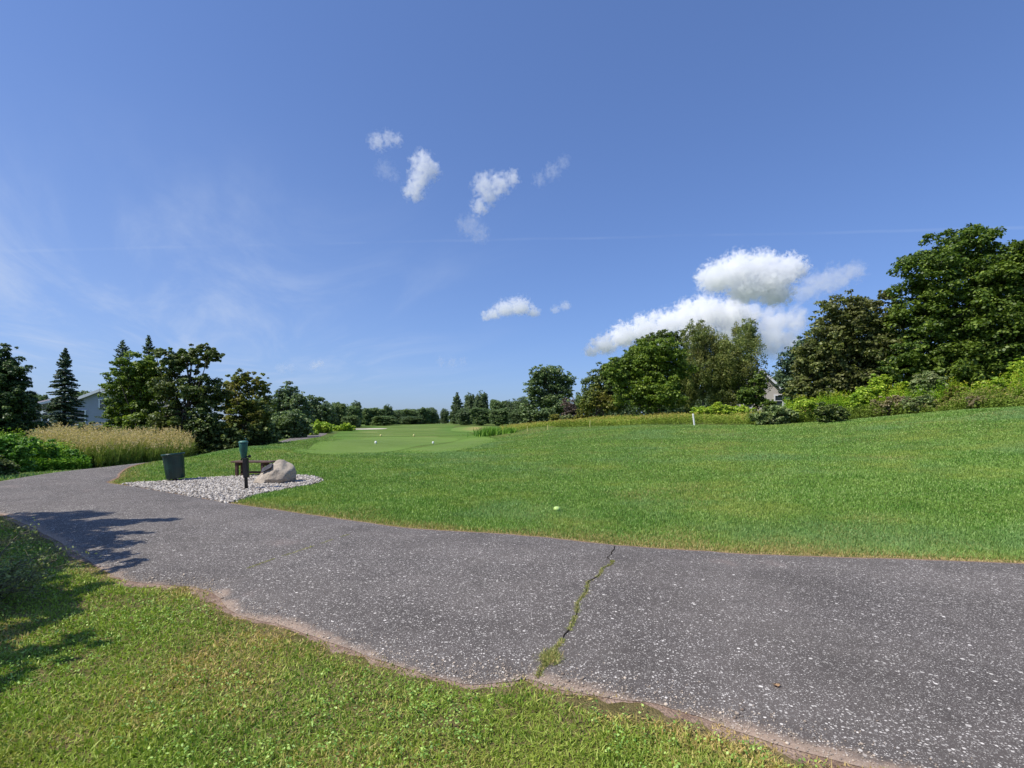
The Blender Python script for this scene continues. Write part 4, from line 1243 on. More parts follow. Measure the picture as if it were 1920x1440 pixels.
# woods continuing beyond and beside the frame read as one mass
def woods():
    C_, N_, S_, R_ = [], [], [], []
    r = np.random.default_rng(9)
    spots = []
    for i in range(46):
        px = r.uniform(-500, 2400)
        if 560 < px < 1110 : continue
        d = r.uniform(100, 150)
        spots.append(((px - CX) / F * d, d))
    for i in range(40):
        spots.append((r.uniform(-110, 20) , r.uniform(215, 260)))
    for (x_, y_) in spots:
        if 803 < x_ / y_ * F + CX < 838: continue
        z_ = Tz(x_, y_)
        far_h = 6.0 if y_ > 200 else 7.5
        L = [(x_, y_, z_ + far_h * .5, 4.5, 4.5, far_h * .5), (x_ + 2, y_ - 1, z_ + far_h * .3, 4, 4, far_h * .35)]
        c, n_, s_, rr_, _ = crown_arrays(L, .6, 1.2, int(abs(x_) * 10) + 3, (.25, .4))
        C_.append(c); N_.append(n_); S_.append(s_); R_.append(rr_)
    C = np.concatenate(C_)
    V_, Q_ = leaf_quads(C, np.concatenate(N_), np.concatenate(S_), .9, 3)
    tag(add('far_woods', mesh_np('far_woods', V_, Q_, G['far2'], {'rnd': ('FACE', np.concatenate(R_))})), 'distant dark woods behind the tree line', 'woods', kind='stuff')
woods()

# --- hedge bushes at left
HB = 'bushes along the far side of the curving path'
for (px, d, lobes, mt, lb) in [
    (20, 17.5, [(12, 838, 30, 26), (-14, 850, 34, 34), (42, 845, 20, 24)], 'hedge', 'bright green bush at the left frame edge above the path'),
    (70, 19.5, [(66, 842, 28, 24), (88, 852, 20, 20), (50, 858, 24, 20)], 'hedge', 'dense bright green bush left of the golden plumed grass'),
    (10, 15.5, [(2, 880, 26, 16), (-30, 872, 30, 26)], 'darkg', 'low dark bush at the left frame edge beside the path'),
    (108, 20.5, [(112, 852, 26, 16), (140, 858, 18, 10)], 'hedge', 'small green bush in front of the golden plumed grass'),
    (165, 21.5, [(165, 856, 24, 10)], 'darkg', 'low dark green bush at the foot of the golden plumed grass')]:
    tree('hedge_bush', lb, d, px, lobes, G[mt], .075 if d < 18.6 else .085, 1.8, int(px) + 71, 'bush', HB, trunk=False)
for (px, d, lobes, lb) in [
    (560, 58, [(545, 812, 22, 9), (575, 812, 20, 10), (528, 815, 16, 8)], 'lime green low bush row right of the round dark shrub'),
    (640, 78, [(620, 804, 18, 7), (648, 801, 18, 7), (600, 806, 14, 6)], 'pale lime low bushes at the bend of the far path'),
    (590, 66, [(598, 797, 14, 10), (612, 800, 12, 7)], 'yellow green leaning bush under the second rounded tree')]:
    tree('lime_bush', lb, d, px, lobes, G['lime'], .19, 1.5, int(px) + 3, 'bush', HB, trunk=False)

# ------------------------------------------------------------------ tall grasses and meadow
def stalks(x, y, h, seed, w=.012, leaves=7, plume=True, lean=.18):
    """grass-like stalks: blade arrays plus plume quads"""
    r = np.random.default_rng(seed)
    n = len(x)
    z = T(x, y)
    xs = np.repeat(x, leaves) + r.normal(0, .05, n * leaves)
    ys = np.repeat(y, leaves) + r.normal(0, .05, n * leaves)
    zs = np.repeat(z, leaves) + r.uniform(0, .5, n * leaves) * np.repeat(h, leaves)
    hs = np.repeat(h, leaves) * r.uniform(.3, .55, n * leaves)
    V1, Q1, T1 = blades(xs, ys, hs, w * r.uniform(.7, 1.5, n * leaves), .7, seed + 1, z=zs)
    return V1, Q1, T1


def stuff_mesh(name, parts, mat, label, cat):
    """parts: (V, [faces], rnd, dry) concatenated"""
    V_, Fs, rn_, dr_ = [], {3: [], 4: []}, {3: [], 4: []}, {3: [], 4: []}
    o_ = 0
    for (v, fl) in parts:
        for f, a, b_ in fl:
            Fs[f.shape[1]].append(f + o_); rn_[f.shape[1]].append(a); dr_[f.shape[1]].append(b_)
        V_.append(v); o_ += len(v)
    fa = []; ra = []; da = []
    for k_ in (4, 3):
        if Fs[k_]:
            fa.append(np.concatenate(Fs[k_])); ra.append(np.concatenate(rn_[k_])); da.append(np.concatenate(dr_[k_]))
    me = mesh_np(name, np.concatenate(V_), fa, mat, {'rnd': ('FACE', np.concatenate(ra)), 'dry': ('FACE', np.concatenate(da))})
    return tag(add(name, me), label, cat, kind='stuff')


def plant_mat(name, green, light, flower, tip):
    m, nt, out = mat_new(name)
    b = NB(nt); rnd = b.attr('rnd'); d = b.attr('dry')
    c = b.mix(b.ramp(rnd, .1, .8), mul(green, .6), green)
    c = b.mix(b.ramp(rnd, .7, 1), c, light)
    c = b.mix(b.ramp(d, .4, .6), c, flower)
    c = b.mix(b.math('MULTIPLY', b.ramp(d, .75, 1.0), .8), c, tip)
    pr = b.n('ShaderNodeBsdfPrincipled', i_Base_Color=c, i_Roughness=.6)
    pr.inputs['Specular IOR Level'].default_value = .15
    tr = b.n('ShaderNodeBsdfTranslucent', i_Color=b.mix(1.0, c, (1.0, 1.05, .6, 1), 'MULTIPLY'))
    mx = b.n('ShaderNodeMixShader', i_0=.35, i_1=pr.outputs[0], i_2=tr.outputs[0])
    nt.links.new(mx.outputs[0], out.inputs[0])
    return m


def plume_grass():
    # golden plumed reed-canary like grass, a bank beyond the curving path
    poly = [at(118, 868)[0:2], (-17.1, 20.2), (-16.2, 22.5), (-15.9, 24.0), (-17.1, 27.5), (-20, 27), (-23, 25.5), (-21.5, 21.5)]
    poly = [(-18.6, 20.8), (-17.0, 21.2), (-16.1, 23.0), (-15.9, 25.0), (-16.9, 27.4), (-20.5, 27.2), (-23.8, 26.6), (-21.6, 22.4)]
    n = 7500
    lo = np.min(poly, 0); hi = np.max(poly, 0)
    x = rng.uniform(lo[0], hi[0], n); y = rng.uniform(lo[1], hi[1], n)
    k = in_poly(x, y, poly); x, y = x[k], y[k]
    h = rng.uniform(.75, 1.4, len(x)) * (1 + .16 * snoise(x, y, 1.2, 5) + .08 * snoise(x, y, 4, 6))
    edge = dist_line(x, y, poly + poly[:1]); h *= np.clip(.68 + edge * .5, .68, 1)
    V1, Q1, T1 = stalks(x, y, h, 81, w=.018, leaves=9)
    hf = (V1[Q1[:, 2], 2] - np.repeat(T(x, y), 9)) / 1.2
    m_ = len(Q1)
    rn = rng.random(m_)
    dry = np.clip(hf * .72 + rng.random(m_) * .25 - .22, 0, .74)
    parts = [(V1, [(Q1, rn, dry), (T1, rn, np.clip(dry + .04, 0, .74))])]
    # plumes: small clusters of seeds at the tops
    k = rng.random(len(x)) < .62
    px_, py_, ph = x[k], y[k], h[k]
    q = 9
    a = rng.uniform(0, 2 * PI, len(px_))
    tt = rng.uniform(0, 1, (len(px_), q))
    ben = .10
    X = px_[:, None] + np.cos(a)[:, None] * (ben + ben * 1.2 * tt) + rng.normal(0, .016, tt.shape)
    Y = py_[:, None] + np.sin(a)[:, None] * (ben + ben * 1.2 * tt) + rng.normal(0, .016, tt.shape)
    Z = (T(px_, py_) + ph * .88)[:, None] + tt * .24
    C = np.stack([X.ravel(), Y.ravel(), Z.ravel()], 1)
    N_ = rng.normal(0, 1, C.shape); N_[:, 2] *= .3
    V2, Q2 = leaf_quads(C, N_, rng.uniform(.04, .085, len(C)), .45, 82, 2)
    parts.append((V2, [(Q2, rng.random(len(Q2)), rng.uniform(.7, 1.0, len(Q2)))]))
    # thin stems
    V3, Q3, T3 = blades(px_, py_, ph * .98, np.full(len(px_), .012), .12, 83)
    parts.append((V3, [(Q3, rng.random(len(Q3)), np.full(len(Q3), .5)), (T3, rng.random(len(T3)), np.full(len(T3), .8))]))
    m = plant_mat('plumed grass', lin(132, 156, 68), lin(172, 186, 98), lin(196, 180, 118), lin(244, 220, 184))
    stuff_mesh('plume_grass', parts, m, 'bank of tall golden plumed grass beyond the curving path', 'tall grass')
plume_grass()


def meadow(name, poly, n, hfun, seed, mat, label, fl_amt, lw=.025, leaves=12, tipz=.25, edge_pts=None, topn=8, tl=.07):
    r = np.random.default_rng(seed)
    poly = np.asarray(poly, float)
    lo = poly.min(0); hi = poly.max(0)
    x = r.uniform(lo[0], hi[0], n); y = r.uniform(lo[1], hi[1], n)
    k = in_poly(x, y, poly); x, y = x[k], y[k]
    h = hfun(x, y) * r.uniform(.75, 1.2, len(x))
    n = len(x); z = T(x, y)
    # leafy stems
    t_ = r.uniform(.05, 1, (n, leaves))
    a = r.uniform(0, 2 * PI, (n, leaves))
    la = r.uniform(0, 2 * PI, n); le = r.uniform(0, .18, n)
    out = .10 * (1.1 - t_) + .03
    X = x[:, None] + np.cos(la)[:, None] * (le * h)[:, None] * t_ ** 2 + np.cos(a) * out
    Y = y[:, None] + np.sin(la)[:, None] * (le * h)[:, None] * t_ ** 2 + np.sin(a) * out
    Z = z[:, None] + t_ * h[:, None]
    C = np.stack([X.ravel(), Y.ravel(), Z.ravel()], 1)
    N_ = np.stack([np.cos(a).ravel() * .6, np.sin(a).ravel() * .6, np.full(C.shape[0], .8)], 1) + r.normal(0, .4, C.shape)
    V1, Q1 = leaf_quads(C, N_, r.uniform(.08, .17, len(C)), .38, seed)
    tone = .5 + .5 * snoise(x, y, .55, seed + 3)
    rn = np.clip(r.random(len(Q1)) * .7 + np.repeat(tone, leaves) * .35 - .02, 0, 1)
    dr = np.clip(r.random(len(Q1)) * .3 + np.repeat(snoise(x, y, .8, seed + 9), leaves) * .18, 0, .45)
    parts = [(V1, [(Q1, rn, dr)])]
    f = np.clip(.5 + .6 * snoise(x, y, .7, seed + 5), 0, 1) * fl_amt
    k = r.random(n) < f
    xf, yf, hf, zf = x[k], y[k], h[k], z[k]
    if len(xf):
        X = (xf + np.cos(la[k]) * le[k] * hf)[:, None] + r.normal(0, .04, (len(xf), topn))
        Y = (yf + np.sin(la[k]) * le[k] * hf)[:, None] + r.normal(0, .04, (len(xf), topn))
        Z = (zf + hf)[:, None] + r.uniform(-tipz * .4, tipz * .35, (len(xf), topn))
        C = np.stack([X.ravel(), Y.ravel(), Z.ravel()], 1)
        V2, Q2 = leaf_quads(C, r.normal(0, 1, C.shape), r.uniform(.6, 1.2, len(C)) * tl, .5, seed + 7)
        parts.append((V2, [(Q2, r.random(len(Q2)), r.uniform(.62, 1.0, len(Q2)))]))
    V3, Q3, T3 = blades(x, y, h, np.full(n, lw * .5), .2, seed + 8)
    parts.append((V3, [(Q3, r.random(n) * .6, np.full(n, .1)), (T3, r.random(n) * .6, np.full(n, .2))]))
    return stuff_mesh(name, parts, mat, label, 'wildflowers')


def edge_strip(px0, px1, depth0, depth1):
    E = [p for p in MEADOW_EDGE if px0 <= p[0] / p[1] * F + CX <= px1]
    E = np.array(E)
    u = E / np.linalg.norm(E, axis=1)[:, None]
    return np.concatenate([E + u * depth0, (E + u * depth1)[::-1]])


m_gold = plant_mat('goldenrod', lin(134, 172, 40), lin(190, 212, 70), lin(186, 192, 60), lin(214, 204, 76))
m_hedge = plant_mat('hedge herbs', lin(112, 158, 48), lin(160, 194, 74), lin(170, 190, 70), lin(190, 200, 90))
meadow('hedge_plants', [(-22.5, 14.6), (-17.6, 16.0), (-17.3, 18.2), (-17.6, 20.6), (-19.5, 22.2), (-24, 23.5), (-30, 20)], 8000, lambda x, y: 1.0 + .22 * snoise(x, y, .6, 191), 192, m_hedge, 'tall bright green plants massed behind the path bend', .2)
meadow('hedge_plants', [(-17.4, 18.0), (-16.7, 20.2), (-17.6, 21.2), (-19.2, 21.0), (-18.4, 18.2)], 1500, lambda x, y: .55 + .12 * snoise(x, y, .9, 195), 193, m_hedge, 'low bright green plants at the foot of the golden plumed grass', .1)
m_mead = plant_mat('meadow herbs', lin(134, 156, 62), lin(180, 190, 96), lin(172, 158, 96), lin(196, 180, 124))
m_tan = plant_mat('tan meadow grass', lin(146, 166, 66), lin(188, 194, 92), lin(194, 178, 90), lin(214, 194, 118))
meadow('goldenrod', edge_strip(1470, 2300, 1.6, 9), 18000, lambda x, y: 1.15 + .45 * snoise(x, y, .9, 91) + .25 * snoise(x, y, 2.6, 94), 92, m_gold, 'bright yellow green goldenrod standing behind the lawn edge', .45)
meadow('meadow_herbs', edge_strip(1380, 2300, .1, 3.4), 15000, lambda x, y: .70 + .30 * snoise(x, y, .9, 95) + .2 * snoise(x, y, 2.8, 97), 96, m_mead, 'lower olive and tan herbs in front of the goldenrod', .5)
meadow('meadow_grass', edge_strip(1040, 1470, .2, 14), 15000, lambda x, y: .42 + .14 * snoise(x, y, .4, 97), 98, m_tan, 'tan and yellow low meadow in front of the right tree group', .55, leaves=9)
mid = [at(930, 812), at(960, 812), (2.6, 48), (4.5, 44), (10, 48), (12, 62), (4, 70), (0, 62)]
meadow('meadow_grass', mid, 6500, lambda x, y: .38 + .12 * snoise(x, y, .4, 97), 99, m_tan, 'golden dry grass right of the green reed tuft', .7, leaves=8)

# green reed tuft
tx, ty = at(922, 816)
n = 700
x = np.concatenate([tx + rng.normal(-.2, .5, n), tx + 1.5 + rng.normal(0, .3, n // 3)]); y = np.concatenate([ty + rng.normal(0, .4, n), ty + rng.normal(0, .3, n // 3)])
V1, Q1, T1 = blades(x, y, np.concatenate([rng.uniform(.5, .95, n), rng.uniform(.35, .7, n // 3)]), np.full(len(x), .05), .45, 88)
rn = rng.random(len(x)); me = mesh_np('reed_tuft', V1, [Q1, T1], G['hedge'], {'rnd': ('FACE', np.concatenate([rn, rn]))})
tag(add('reed_tuft', me), 'tall green reed tuft at the left end of the dry meadow', 'reed tuft')

# ------------------------------------------------------------------ shade tree and shrub beside the frame
def near_tree():
    base = Vector((-10.3, 5.0, Tz(-10.3, 5.0)))
    def rel(x_, y_, z_): return (x_ - base.x, y_ - base.y, z_)
    L = [(*rel(-10.2, 5.0, 4.4), 1.7, 1.6, 1.5), (*rel(-9.6, 5.6, 3.7), 1.1, 1.0, .8), (*rel(-9.3, 4.9, 3.2), 1.3, 1.3, .9), (*rel(-11.1, 6.0, 5.2), 1.4, 1.3, 1.2),
         (*rel(-9.05, 6.7, 3.95), .85, .34, .30), (*rel(-8.75, 5.75, 3.75), .85, .30, .28), (*rel(-8.1, 5.0, 3.2), .9, .6, .35), (*rel(-8.25, 6.95, 3.98), .42, .12, .12), (*rel(-8.0, 6.05, 3.8), .4, .13, .12),
         (*rel(-7.0, 4.65, 2.6), 1.0, .9, .6), (*rel(-5.9, 3.7, 2.3), .75, .7, .45), (*rel(-5.0, 2.75, 2.1), .65, .6, .4), (*rel(-8.4, 5.3, 3.3), 1.3, 1.2, .6)]
    C, N, S, Rr, cen = crown_arrays(L, .11, 1.7, 301, (.14, .3))
    V_, Q_ = leaf_quads(C, N, S, .7, 301)
    root = empty('shade_tree', base, 'dark leafy tree off the left edge, one branch tip showing in the sky', 'tree', GL)
    add('trunk', trunk_mesh('trunk', 4.6, .13, cen[rng.choice(len(cen), 24, replace=False)], 301, M_BARK), root)
    add('crown', mesh_np('crown', V_, Q_, G['darkg'], {'rnd': ('FACE', Rr)}), root)
near_tree()
def near_tree2():
    base = Vector((-18.6, 13.4, Tz(-18.6, 13.4)))
    L = [(0.4, 0, 3.1, 1.9, 1.6, 1.5), (1.6, .4, 2.2, 1.3, 1.1, .9)]
    C, N, S, Rr, cen = crown_arrays(L, .16, 1.6, 303, (.16, .3))
    V_, Q_ = leaf_quads(C, N, S, .7, 303)
    root = empty('shade_tree', base, 'small leafy tree off the left edge by the path bend', 'tree', GL)
    add('trunk', trunk_mesh('trunk', 3.6, .11, cen[rng.choice(len(cen), 20, replace=False)], 303, M_BARK), root)
    add('crown', mesh_np('crown', V_, Q_, G['darkg'], {'rnd': ('FACE', Rr)}), root)
near_tree2()

def near_shrub():
    base = Vector((-4.72, 4.5, 0))
    r = np.random.default_rng(55)
    tb = []; C = []; N = []
    for i in range(34):
        a = r.uniform(0, 2 * PI); l = r.uniform(.4, .7)
        if i < 9: a = r.uniform(-.5, .5); l = r.uniform(.55, .80)
        o_ = np.array([r.normal(0, .06), r.normal(0, .06), 0])
        up = r.uniform(.25, .8) if i >= 9 else r.uniform(.16, .5)
        tip = o_ + np.array([math.cos(a) * l, math.sin(a) * l, up * l])
        mid = o_ + np.array([math.cos(a) * l * .45, math.sin(a) * l * .45, up * l * .75])
        P = np.array([(1 - t) ** 2 * o_ + 2 * t * (1 - t) * mid + t * t * tip for t in np.linspace(0, 1, 8)]) + r.normal(0, .02, (8, 3))
        tb.append(tube(P, np.linspace(.009, .0025, 8), 5))
        for j in range(9):
            s = P[r.integers(2, 8)]
            b_ = s + np.array([r.normal(0, .09), r.normal(0, .09), r.uniform(-.02, .09)])
            tb.append(tube([s, (s + b_) / 2 + r.normal(0, .01, 3), b_], [.0035, .0025, .0015], 4))
            m_ = 9
            C.append(b_ + r.normal(0, .035, (m_, 3))); N.append(r.normal(0, 1, (m_, 3)) + np.array([0, 0, .6]))
    C = np.concatenate(C); N = np.concatenate(N)
    V_, Q_ = leaf_quads(C, N, r.uniform(.018, .042, len(C)), .5, 5)
    root = empty('grey_shrub', base, 'twiggy grey green shrub reaching in at the left frame edge', 'shrub', SH)
    vt, ft = join_tubes(tb)
    add('twig', mesh_np('twig', vt, ft, plain('pale twig', lin(96, 92, 66), .8, .3, 20), smooth=True), root)
    add('foliage', mesh_np('foliage', V_, Q_, G['grey'], {'rnd': ('FACE', r.random(len(Q_)))}), root)
near_shrub()
def dense_shrub():
    for (bx, by, s, lb) in [(-5.15, 4.55, .32, 'dense leafy shrub behind the twiggy grey one'), (-4.2, 3.2, .5, 'low leafy shrub left of the foreground lawn')]:
        base = Vector((bx, by, 0))
        L = [(0, 0, .62 * s, .85 * s, .8 * s, .6 * s), (.3 * s, .2 * s, .9 * s, .5 * s, .5 * s, .4 * s), (-.4 * s, -.1, .8 * s, .6 * s, .5 * s, .5 * s)]
        C, N, S, Rr, cen = crown_arrays(L, .055, 1.7, int(bx * -10), (.16, .3))
        k = C[:, 2] > .03
        V_, Q_ = leaf_quads(C[k], N[k], S[k], .6, 5)
        root = empty('leafy_shrub', base, lb, 'shrub', SH)
        add('foliage', mesh_np('foliage', V_, Q_, G['grey'], {'rnd': ('FACE', Rr[k])}), root)
        add('stem', trunk_mesh('stem', .8 * s, .02, cen[:12], 4, M_BARK), root)
dense_shrub()

# ------------------------------------------------------------------ HOUSES
def siding(name, c1, scale=12.0):
    m, nt, out = mat_new(name)
    b = NB(nt)
    z = b.n('ShaderNodeSeparateXYZ', i_0=b.obj()).outputs[2]
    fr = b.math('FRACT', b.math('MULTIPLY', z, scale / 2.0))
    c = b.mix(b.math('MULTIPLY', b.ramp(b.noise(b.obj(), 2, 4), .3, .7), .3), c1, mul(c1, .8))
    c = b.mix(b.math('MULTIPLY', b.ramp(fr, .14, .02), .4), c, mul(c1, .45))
    pr = b.n('ShaderNodeBsdfPrincipled', i_Base_Color=c, i_Roughness=.7)
    bp = b.n('ShaderNodeBump', i_Height=fr, i_Strength=.6, i_Distance=.02)
    nt.links.new(bp.outputs[0], pr.inputs['Normal']); nt.links.new(pr.outputs[0], out.inputs[0])
    return m


M_TRIM = plain('white trim', (.72, .73, .74, 1), .5, .05, 3)
M_GLASS = plain('window glass', (.03, .04, .05, 1), .08, .1, 2, spec=.8)
M_SHING = plain('grey shingles', lin(106, 104, 108), .9, .3, 12, bump=.6)


def house(base, w, dp, eave, ridge, wallm, label, rz, windows):
    root = empty('house', base, label, 'house', 'houses behind the trees', rz=rz)
    bm = bmesh.new()
    prof = [(-w / 2, -.5), (w / 2, -.5), (w / 2, eave), (0, ridge), (-w / 2, eave)]
    fr = [bm.verts.new((x_, -dp / 2, z_)) for x_, z_ in prof]; bk = [bm.verts.new((x_, dp / 2, z_)) for x_, z_ in prof]
    bm.faces.new(fr); bm.faces.new(bk[::-1])
    for i in range(5):
        bm.faces.new((fr[i], bk[i], bk[(i + 1) % 5], fr[(i + 1) % 5]))
    bmesh.ops.recalc_face_normals(bm, faces=bm.faces)
    bm_obj('wall', bm, wallm, root, smooth=False)
    sl = math.atan2(ridge - eave, w / 2); ln = math.hypot(w / 2, ridge - eave) + .45
    bm = bmesh.new()
    for s in (-1, 1):
        rot = Matrix.Rotation(s * sl, 3, 'Y')
        c = Vector((s * (ln / 2 * math.cos(sl)), 0, ridge - ln / 2 * math.sin(sl) + .12))
        box(bm, c, (ln, dp + .7, .14), rot, .01)
    rf = bm_obj('roof', bm, M_SHING, root, smooth=False)
    bm = bmesh.new()
    for s in (-1, 1):
        rot = Matrix.Rotation(s * sl, 3, 'Y')
        c = Vector((s * (ln / 2 * math.cos(sl)), -dp / 2 - .37, ridge - ln / 2 * math.sin(sl) + .04))
        box(bm, c, (ln, .05, .26), rot, .005)
    bm_obj('fascia', bm, M_TRIM, rf, smooth=False)
    for s in (-1, 1):
        bm = bmesh.new(); box(bm, Vector((s * (w / 2 - .06), -dp / 2 - .02, eave / 2 - .3)), (.16, .06, eave + .3), None, .005)
        bm_obj('corner_board', bm, M_TRIM, root, smooth=False)
    for (wx, wz, ww, wh) in windows:
        bm = bmesh.new()
        for (cx, cz, sx, sz) in ((0, wh / 2, ww + .2, .12), (0, -wh / 2, ww + .2, .12), (-ww / 2, 0, .12, wh - .12), (ww / 2, 0, .12, wh - .12), (0, 0, ww - .12, .06)):
            box(bm, Vector((wx + cx, -dp / 2 - .05, wz + cz)), (sx, .08, sz), None, .004)
        fo = bm_obj('window', bm, M_TRIM, root, smooth=False)
        bm = bmesh.new(); box(bm, Vector((wx, -dp / 2 - .012, wz)), (ww - .1, .02, wh - .1), None, 0)
        bm_obj('pane', bm, M_GLASS, fo, smooth=False)
    return root


hd = 62
hb = P3(1440, 790, hd); hz = Tz(hb.x, hd)
house((hb.x, hd + 4, hz), 5.6, 9, CAM_H - (740 - HZ) / F * hd - hz, CAM_H - (694 - HZ) / F * hd - hz, siding('grey beige siding', lin(202, 193, 184)), 'grey beige house with a white gable between the birches and the bronze maple', R(-14),
      [(.15, CAM_H - (714 - HZ) / F * hd - hz, .9, 1.5), (2.0, CAM_H - (752 - HZ) / F * hd - hz, .9, 1.3), (-1.4, 1.6, 1, 1.4)])
hd = 52
hb = P3(183, 790, hd); hz = Tz(hb.x, hd)
house((hb.x, hd + 4, hz), 9.5, 9, CAM_H - (772 - HZ) / F * hd - hz, CAM_H - (733 - HZ) / F * hd - hz, siding('pale blue grey siding', lin(160, 166, 180)), 'pale blue grey gabled house behind the pointed spruce', R(10),
      [(0.2, CAM_H - (758 - HZ) / F * hd - hz, .8, .9), (-2, 1.6, 1.1, 1.4), (1.4, 1.6, 1.1, 1.4)])
hd = 66
hb = P3(78, 790, hd); hz = Tz(hb.x, hd)
house((hb.x - 1.0, hd + 4, hz), 9, 9, 2.6, CAM_H - (744 - HZ) / F * hd - hz, siding('tan siding', lin(150, 138, 126)), 'tan roofed house glimpsed between the cedar and the pointed spruce', R(50),
      [(-2, 1.5, 1.1, 1.2)])

# ------------------------------------------------------------------ CLOUDS
def cloud(label, D, blobs, dens, soft=.35, nscale=1.0, amp=1.0, seed=0, name='cumulus_cloud', grp='small clouds', billow=0, flat=1.0):
    s = D / F
    r_c = random.Random(seed * 7 + 1)
    if billow:
        extra = []
        for b_ in blobs:
            for _ in range(billow):
                a_ = r_c.uniform(.05 * PI, .95 * PI) if r_c.random() < .8 else r_c.uniform(0, 2 * PI)
                k_ = r_c.uniform(.75, 1.0)
                extra.append((b_[0] + math.cos(a_) * b_[2] * k_, b_[1] - math.sin(a_) * b_[2] * k_ * .8, b_[2] * r_c.uniform(.28, .5)))
        blobs = blobs + extra
    P = [P3(b[0], b[1], D) for b in blobs]
    Rr = [b[2] * s for b in blobs]
    c0 = sum(P, Vector()) / len(P)
    bm = bmesh.new()
    for p, r_ in zip(P, Rr):
        b2 = bmesh.new()
        bmesh.ops.create_icosphere(b2, subdivisions=3, radius=r_ * 1.28)
        for v in b2.verts: v.co *= 1 + .10 * mnoise.noise(v.co / r_ * 2 + Vector((seed, 0, 0)))
        b2.transform(Matrix.Translation(p - c0))
        me_ = bpy.data.meshes.new('t'); b2.to_mesh(me_); b2.free(); bm.from_mesh(me_); bpy.data.meshes.remove(me_)
    me = bpy.data.meshes.new('tmpc'); bm.to_mesh(me); bm.free()
    o = add(name, me, None, c0)
    md = o.modifiers.new('r', 'REMESH'); md.mode = 'VOXEL'; md.voxel_size = max(min(Rr) * .22, 3)
    dg_ = bpy.context.evaluated_depsgraph_get(); dg_.update()
    me2 = bpy.data.meshes.new_from_object(o.evaluated_get(dg_))
    o.modifiers.clear(); o.data = me2; bpy.data.meshes.remove(me); me2.name = name
    m, nt, out = mat_new('cloud vapour')
    b = NB(nt); p = b.obj()
    mr = float(np.mean(Rr))
    nz0 = b.n('ShaderNodeTexNoise', i_Vector=b.n('ShaderNodeVectorMath', operation='ADD', i_0=p, i_1=(seed * 313.0, seed * 91.0, 0)).outputs[0], i_Scale=nscale * 1.5 / mr, i_Detail=8.0, i_Roughness=.62, i_Distortion=.35)
    f = None
    for q, r_ in zip(P, Rr):
        df_ = b.n('ShaderNodeVectorMath', operation='SUBTRACT', i_0=p, i_1=tuple(q - c0)).outputs[0]
        if flat != 1.0:
            sx_ = b.n('ShaderNodeSeparateXYZ', i_0=df_)
            zf_ = b.math('ADD', b.math('MAXIMUM', sx_.outputs[2], 0.0), b.math('MULTIPLY', b.math('MINIMUM', sx_.outputs[2], 0.0), flat))
            df_ = b.n('ShaderNodeCombineXYZ', i_0=sx_.outputs[0], i_1=sx_.outputs[1], i_2=zf_).outputs[0]
        dd_ = b.n('ShaderNodeVectorMath', operation='LENGTH', i_0=df_).outputs['Value']
        v = b.math('SUBTRACT', 1.0, b.math('DIVIDE', dd_, r_))
        f = v if f is None else b.n('ShaderNodeMath', operation='SMOOTH_MAX', i_0=f, i_1=v, i_2=.12).outputs[0]
    zz_ = b.n('ShaderNodeSeparateXYZ', i_0=p).outputs[2]
    nn_ = b.math('MULTIPLY', b.math('SUBTRACT', nz0.outputs[0], .52), amp * 4.2)
    g_ = b.math('ADD', b.math('MINIMUM', f, .6), nn_)
    den = b.math('MULTIPLY', b.ramp(g_, .02, soft), dens)
    vol = b.n('ShaderNodeVolumePrincipled', i_Density=den)
    vol.inputs['Color'].default_value = (.995, .995, .995, 1)
    vol.inputs['Anisotropy'].default_value = .1
    nt.links.new(vol.outputs[0], out.inputs['Volume'])
    m.cycles.volume_step_rate = .6 if hasattr(m.cycles, 'volume_step_rate') else 1
    me2.materials.append(m)
    tag(o, label, 'cloud', grp)
    return o


CD = 1800.0
cloud('bright puffy cloud standing above the low cloud bank on the right', CD, [(1345, 525, 36), (1385, 515, 42), (1425, 505, 34), (1440, 530, 46), (1480, 508, 32), (1400, 545, 36), (1455, 553, 32)], .06, .35, 1.8, .8, 1, billow=2, flat=1.5)
cloud('fainter streaked cloud right of the bright puffy one', CD * 1.05, [(1530, 535, 30), (1565, 525, 30), (1600, 510, 24), (1505, 550, 22)], .010, .5, 1.2, .7, 2)
cloud('long low cloud bank rising behind the birches', CD * 1.1, [(1108, 660, 15), (1135, 650, 24), (1170, 634, 30), (1210, 622, 32), (1250, 612, 32), (1290, 600, 36), (1325, 595, 40), (1370, 602, 40), (1300, 632, 44), (1230, 640, 34), (1370, 640, 40)], .06, .35, 1.8, .8, 3, billow=2, flat=1.6)
cloud('soft cloud remnant between the birches and the bronze maple', CD * 1.12, [(1400, 600, 36), (1450, 605, 34), (1490, 600, 28), (1440, 640, 40), (1480, 640, 30)], .024, .5, 1.2, .6, 4)
cloud('flat bottomed small cloud over the middle of the tree line', CD, [(925, 592, 18), (948, 583, 24), (975, 580, 26), (1000, 588, 16), (912, 597, 12)], .035, .5, 1.7, .6, 5, billow=1, flat=2.2)
cloud('tiny cloud right of the flat bottomed small one', CD, [(1042, 582, 11), (1060, 575, 13)], .022, .6, 1.6, .7, 6, flat=1.6)
cloud('upright comma shaped white cloud high in the sky', CD, [(792, 306, 24), (808, 318, 20), (788, 335, 24), (776, 357, 22)], .028, .5, 1.3, .8, 7)
cloud('hook shaped ragged cloud right of the comma shaped one', CD, [(908, 348, 24), (935, 346, 24), (960, 334, 16), (915, 368, 20), (898, 388, 18)], .022, .5, 1.3, .9, 8)
cloud('faint wisp under the hook shaped ragged cloud', CD, [(882, 425, 24), (900, 438, 20), (868, 418, 16)], .006, .6, 1.5, 1.0, 9)
cloud('small ragged wisp at the top left of the cloud group', CD, [(708, 266, 18), (728, 260, 16), (745, 262, 12)], .016, .5, 1.4, 1.0, 10)
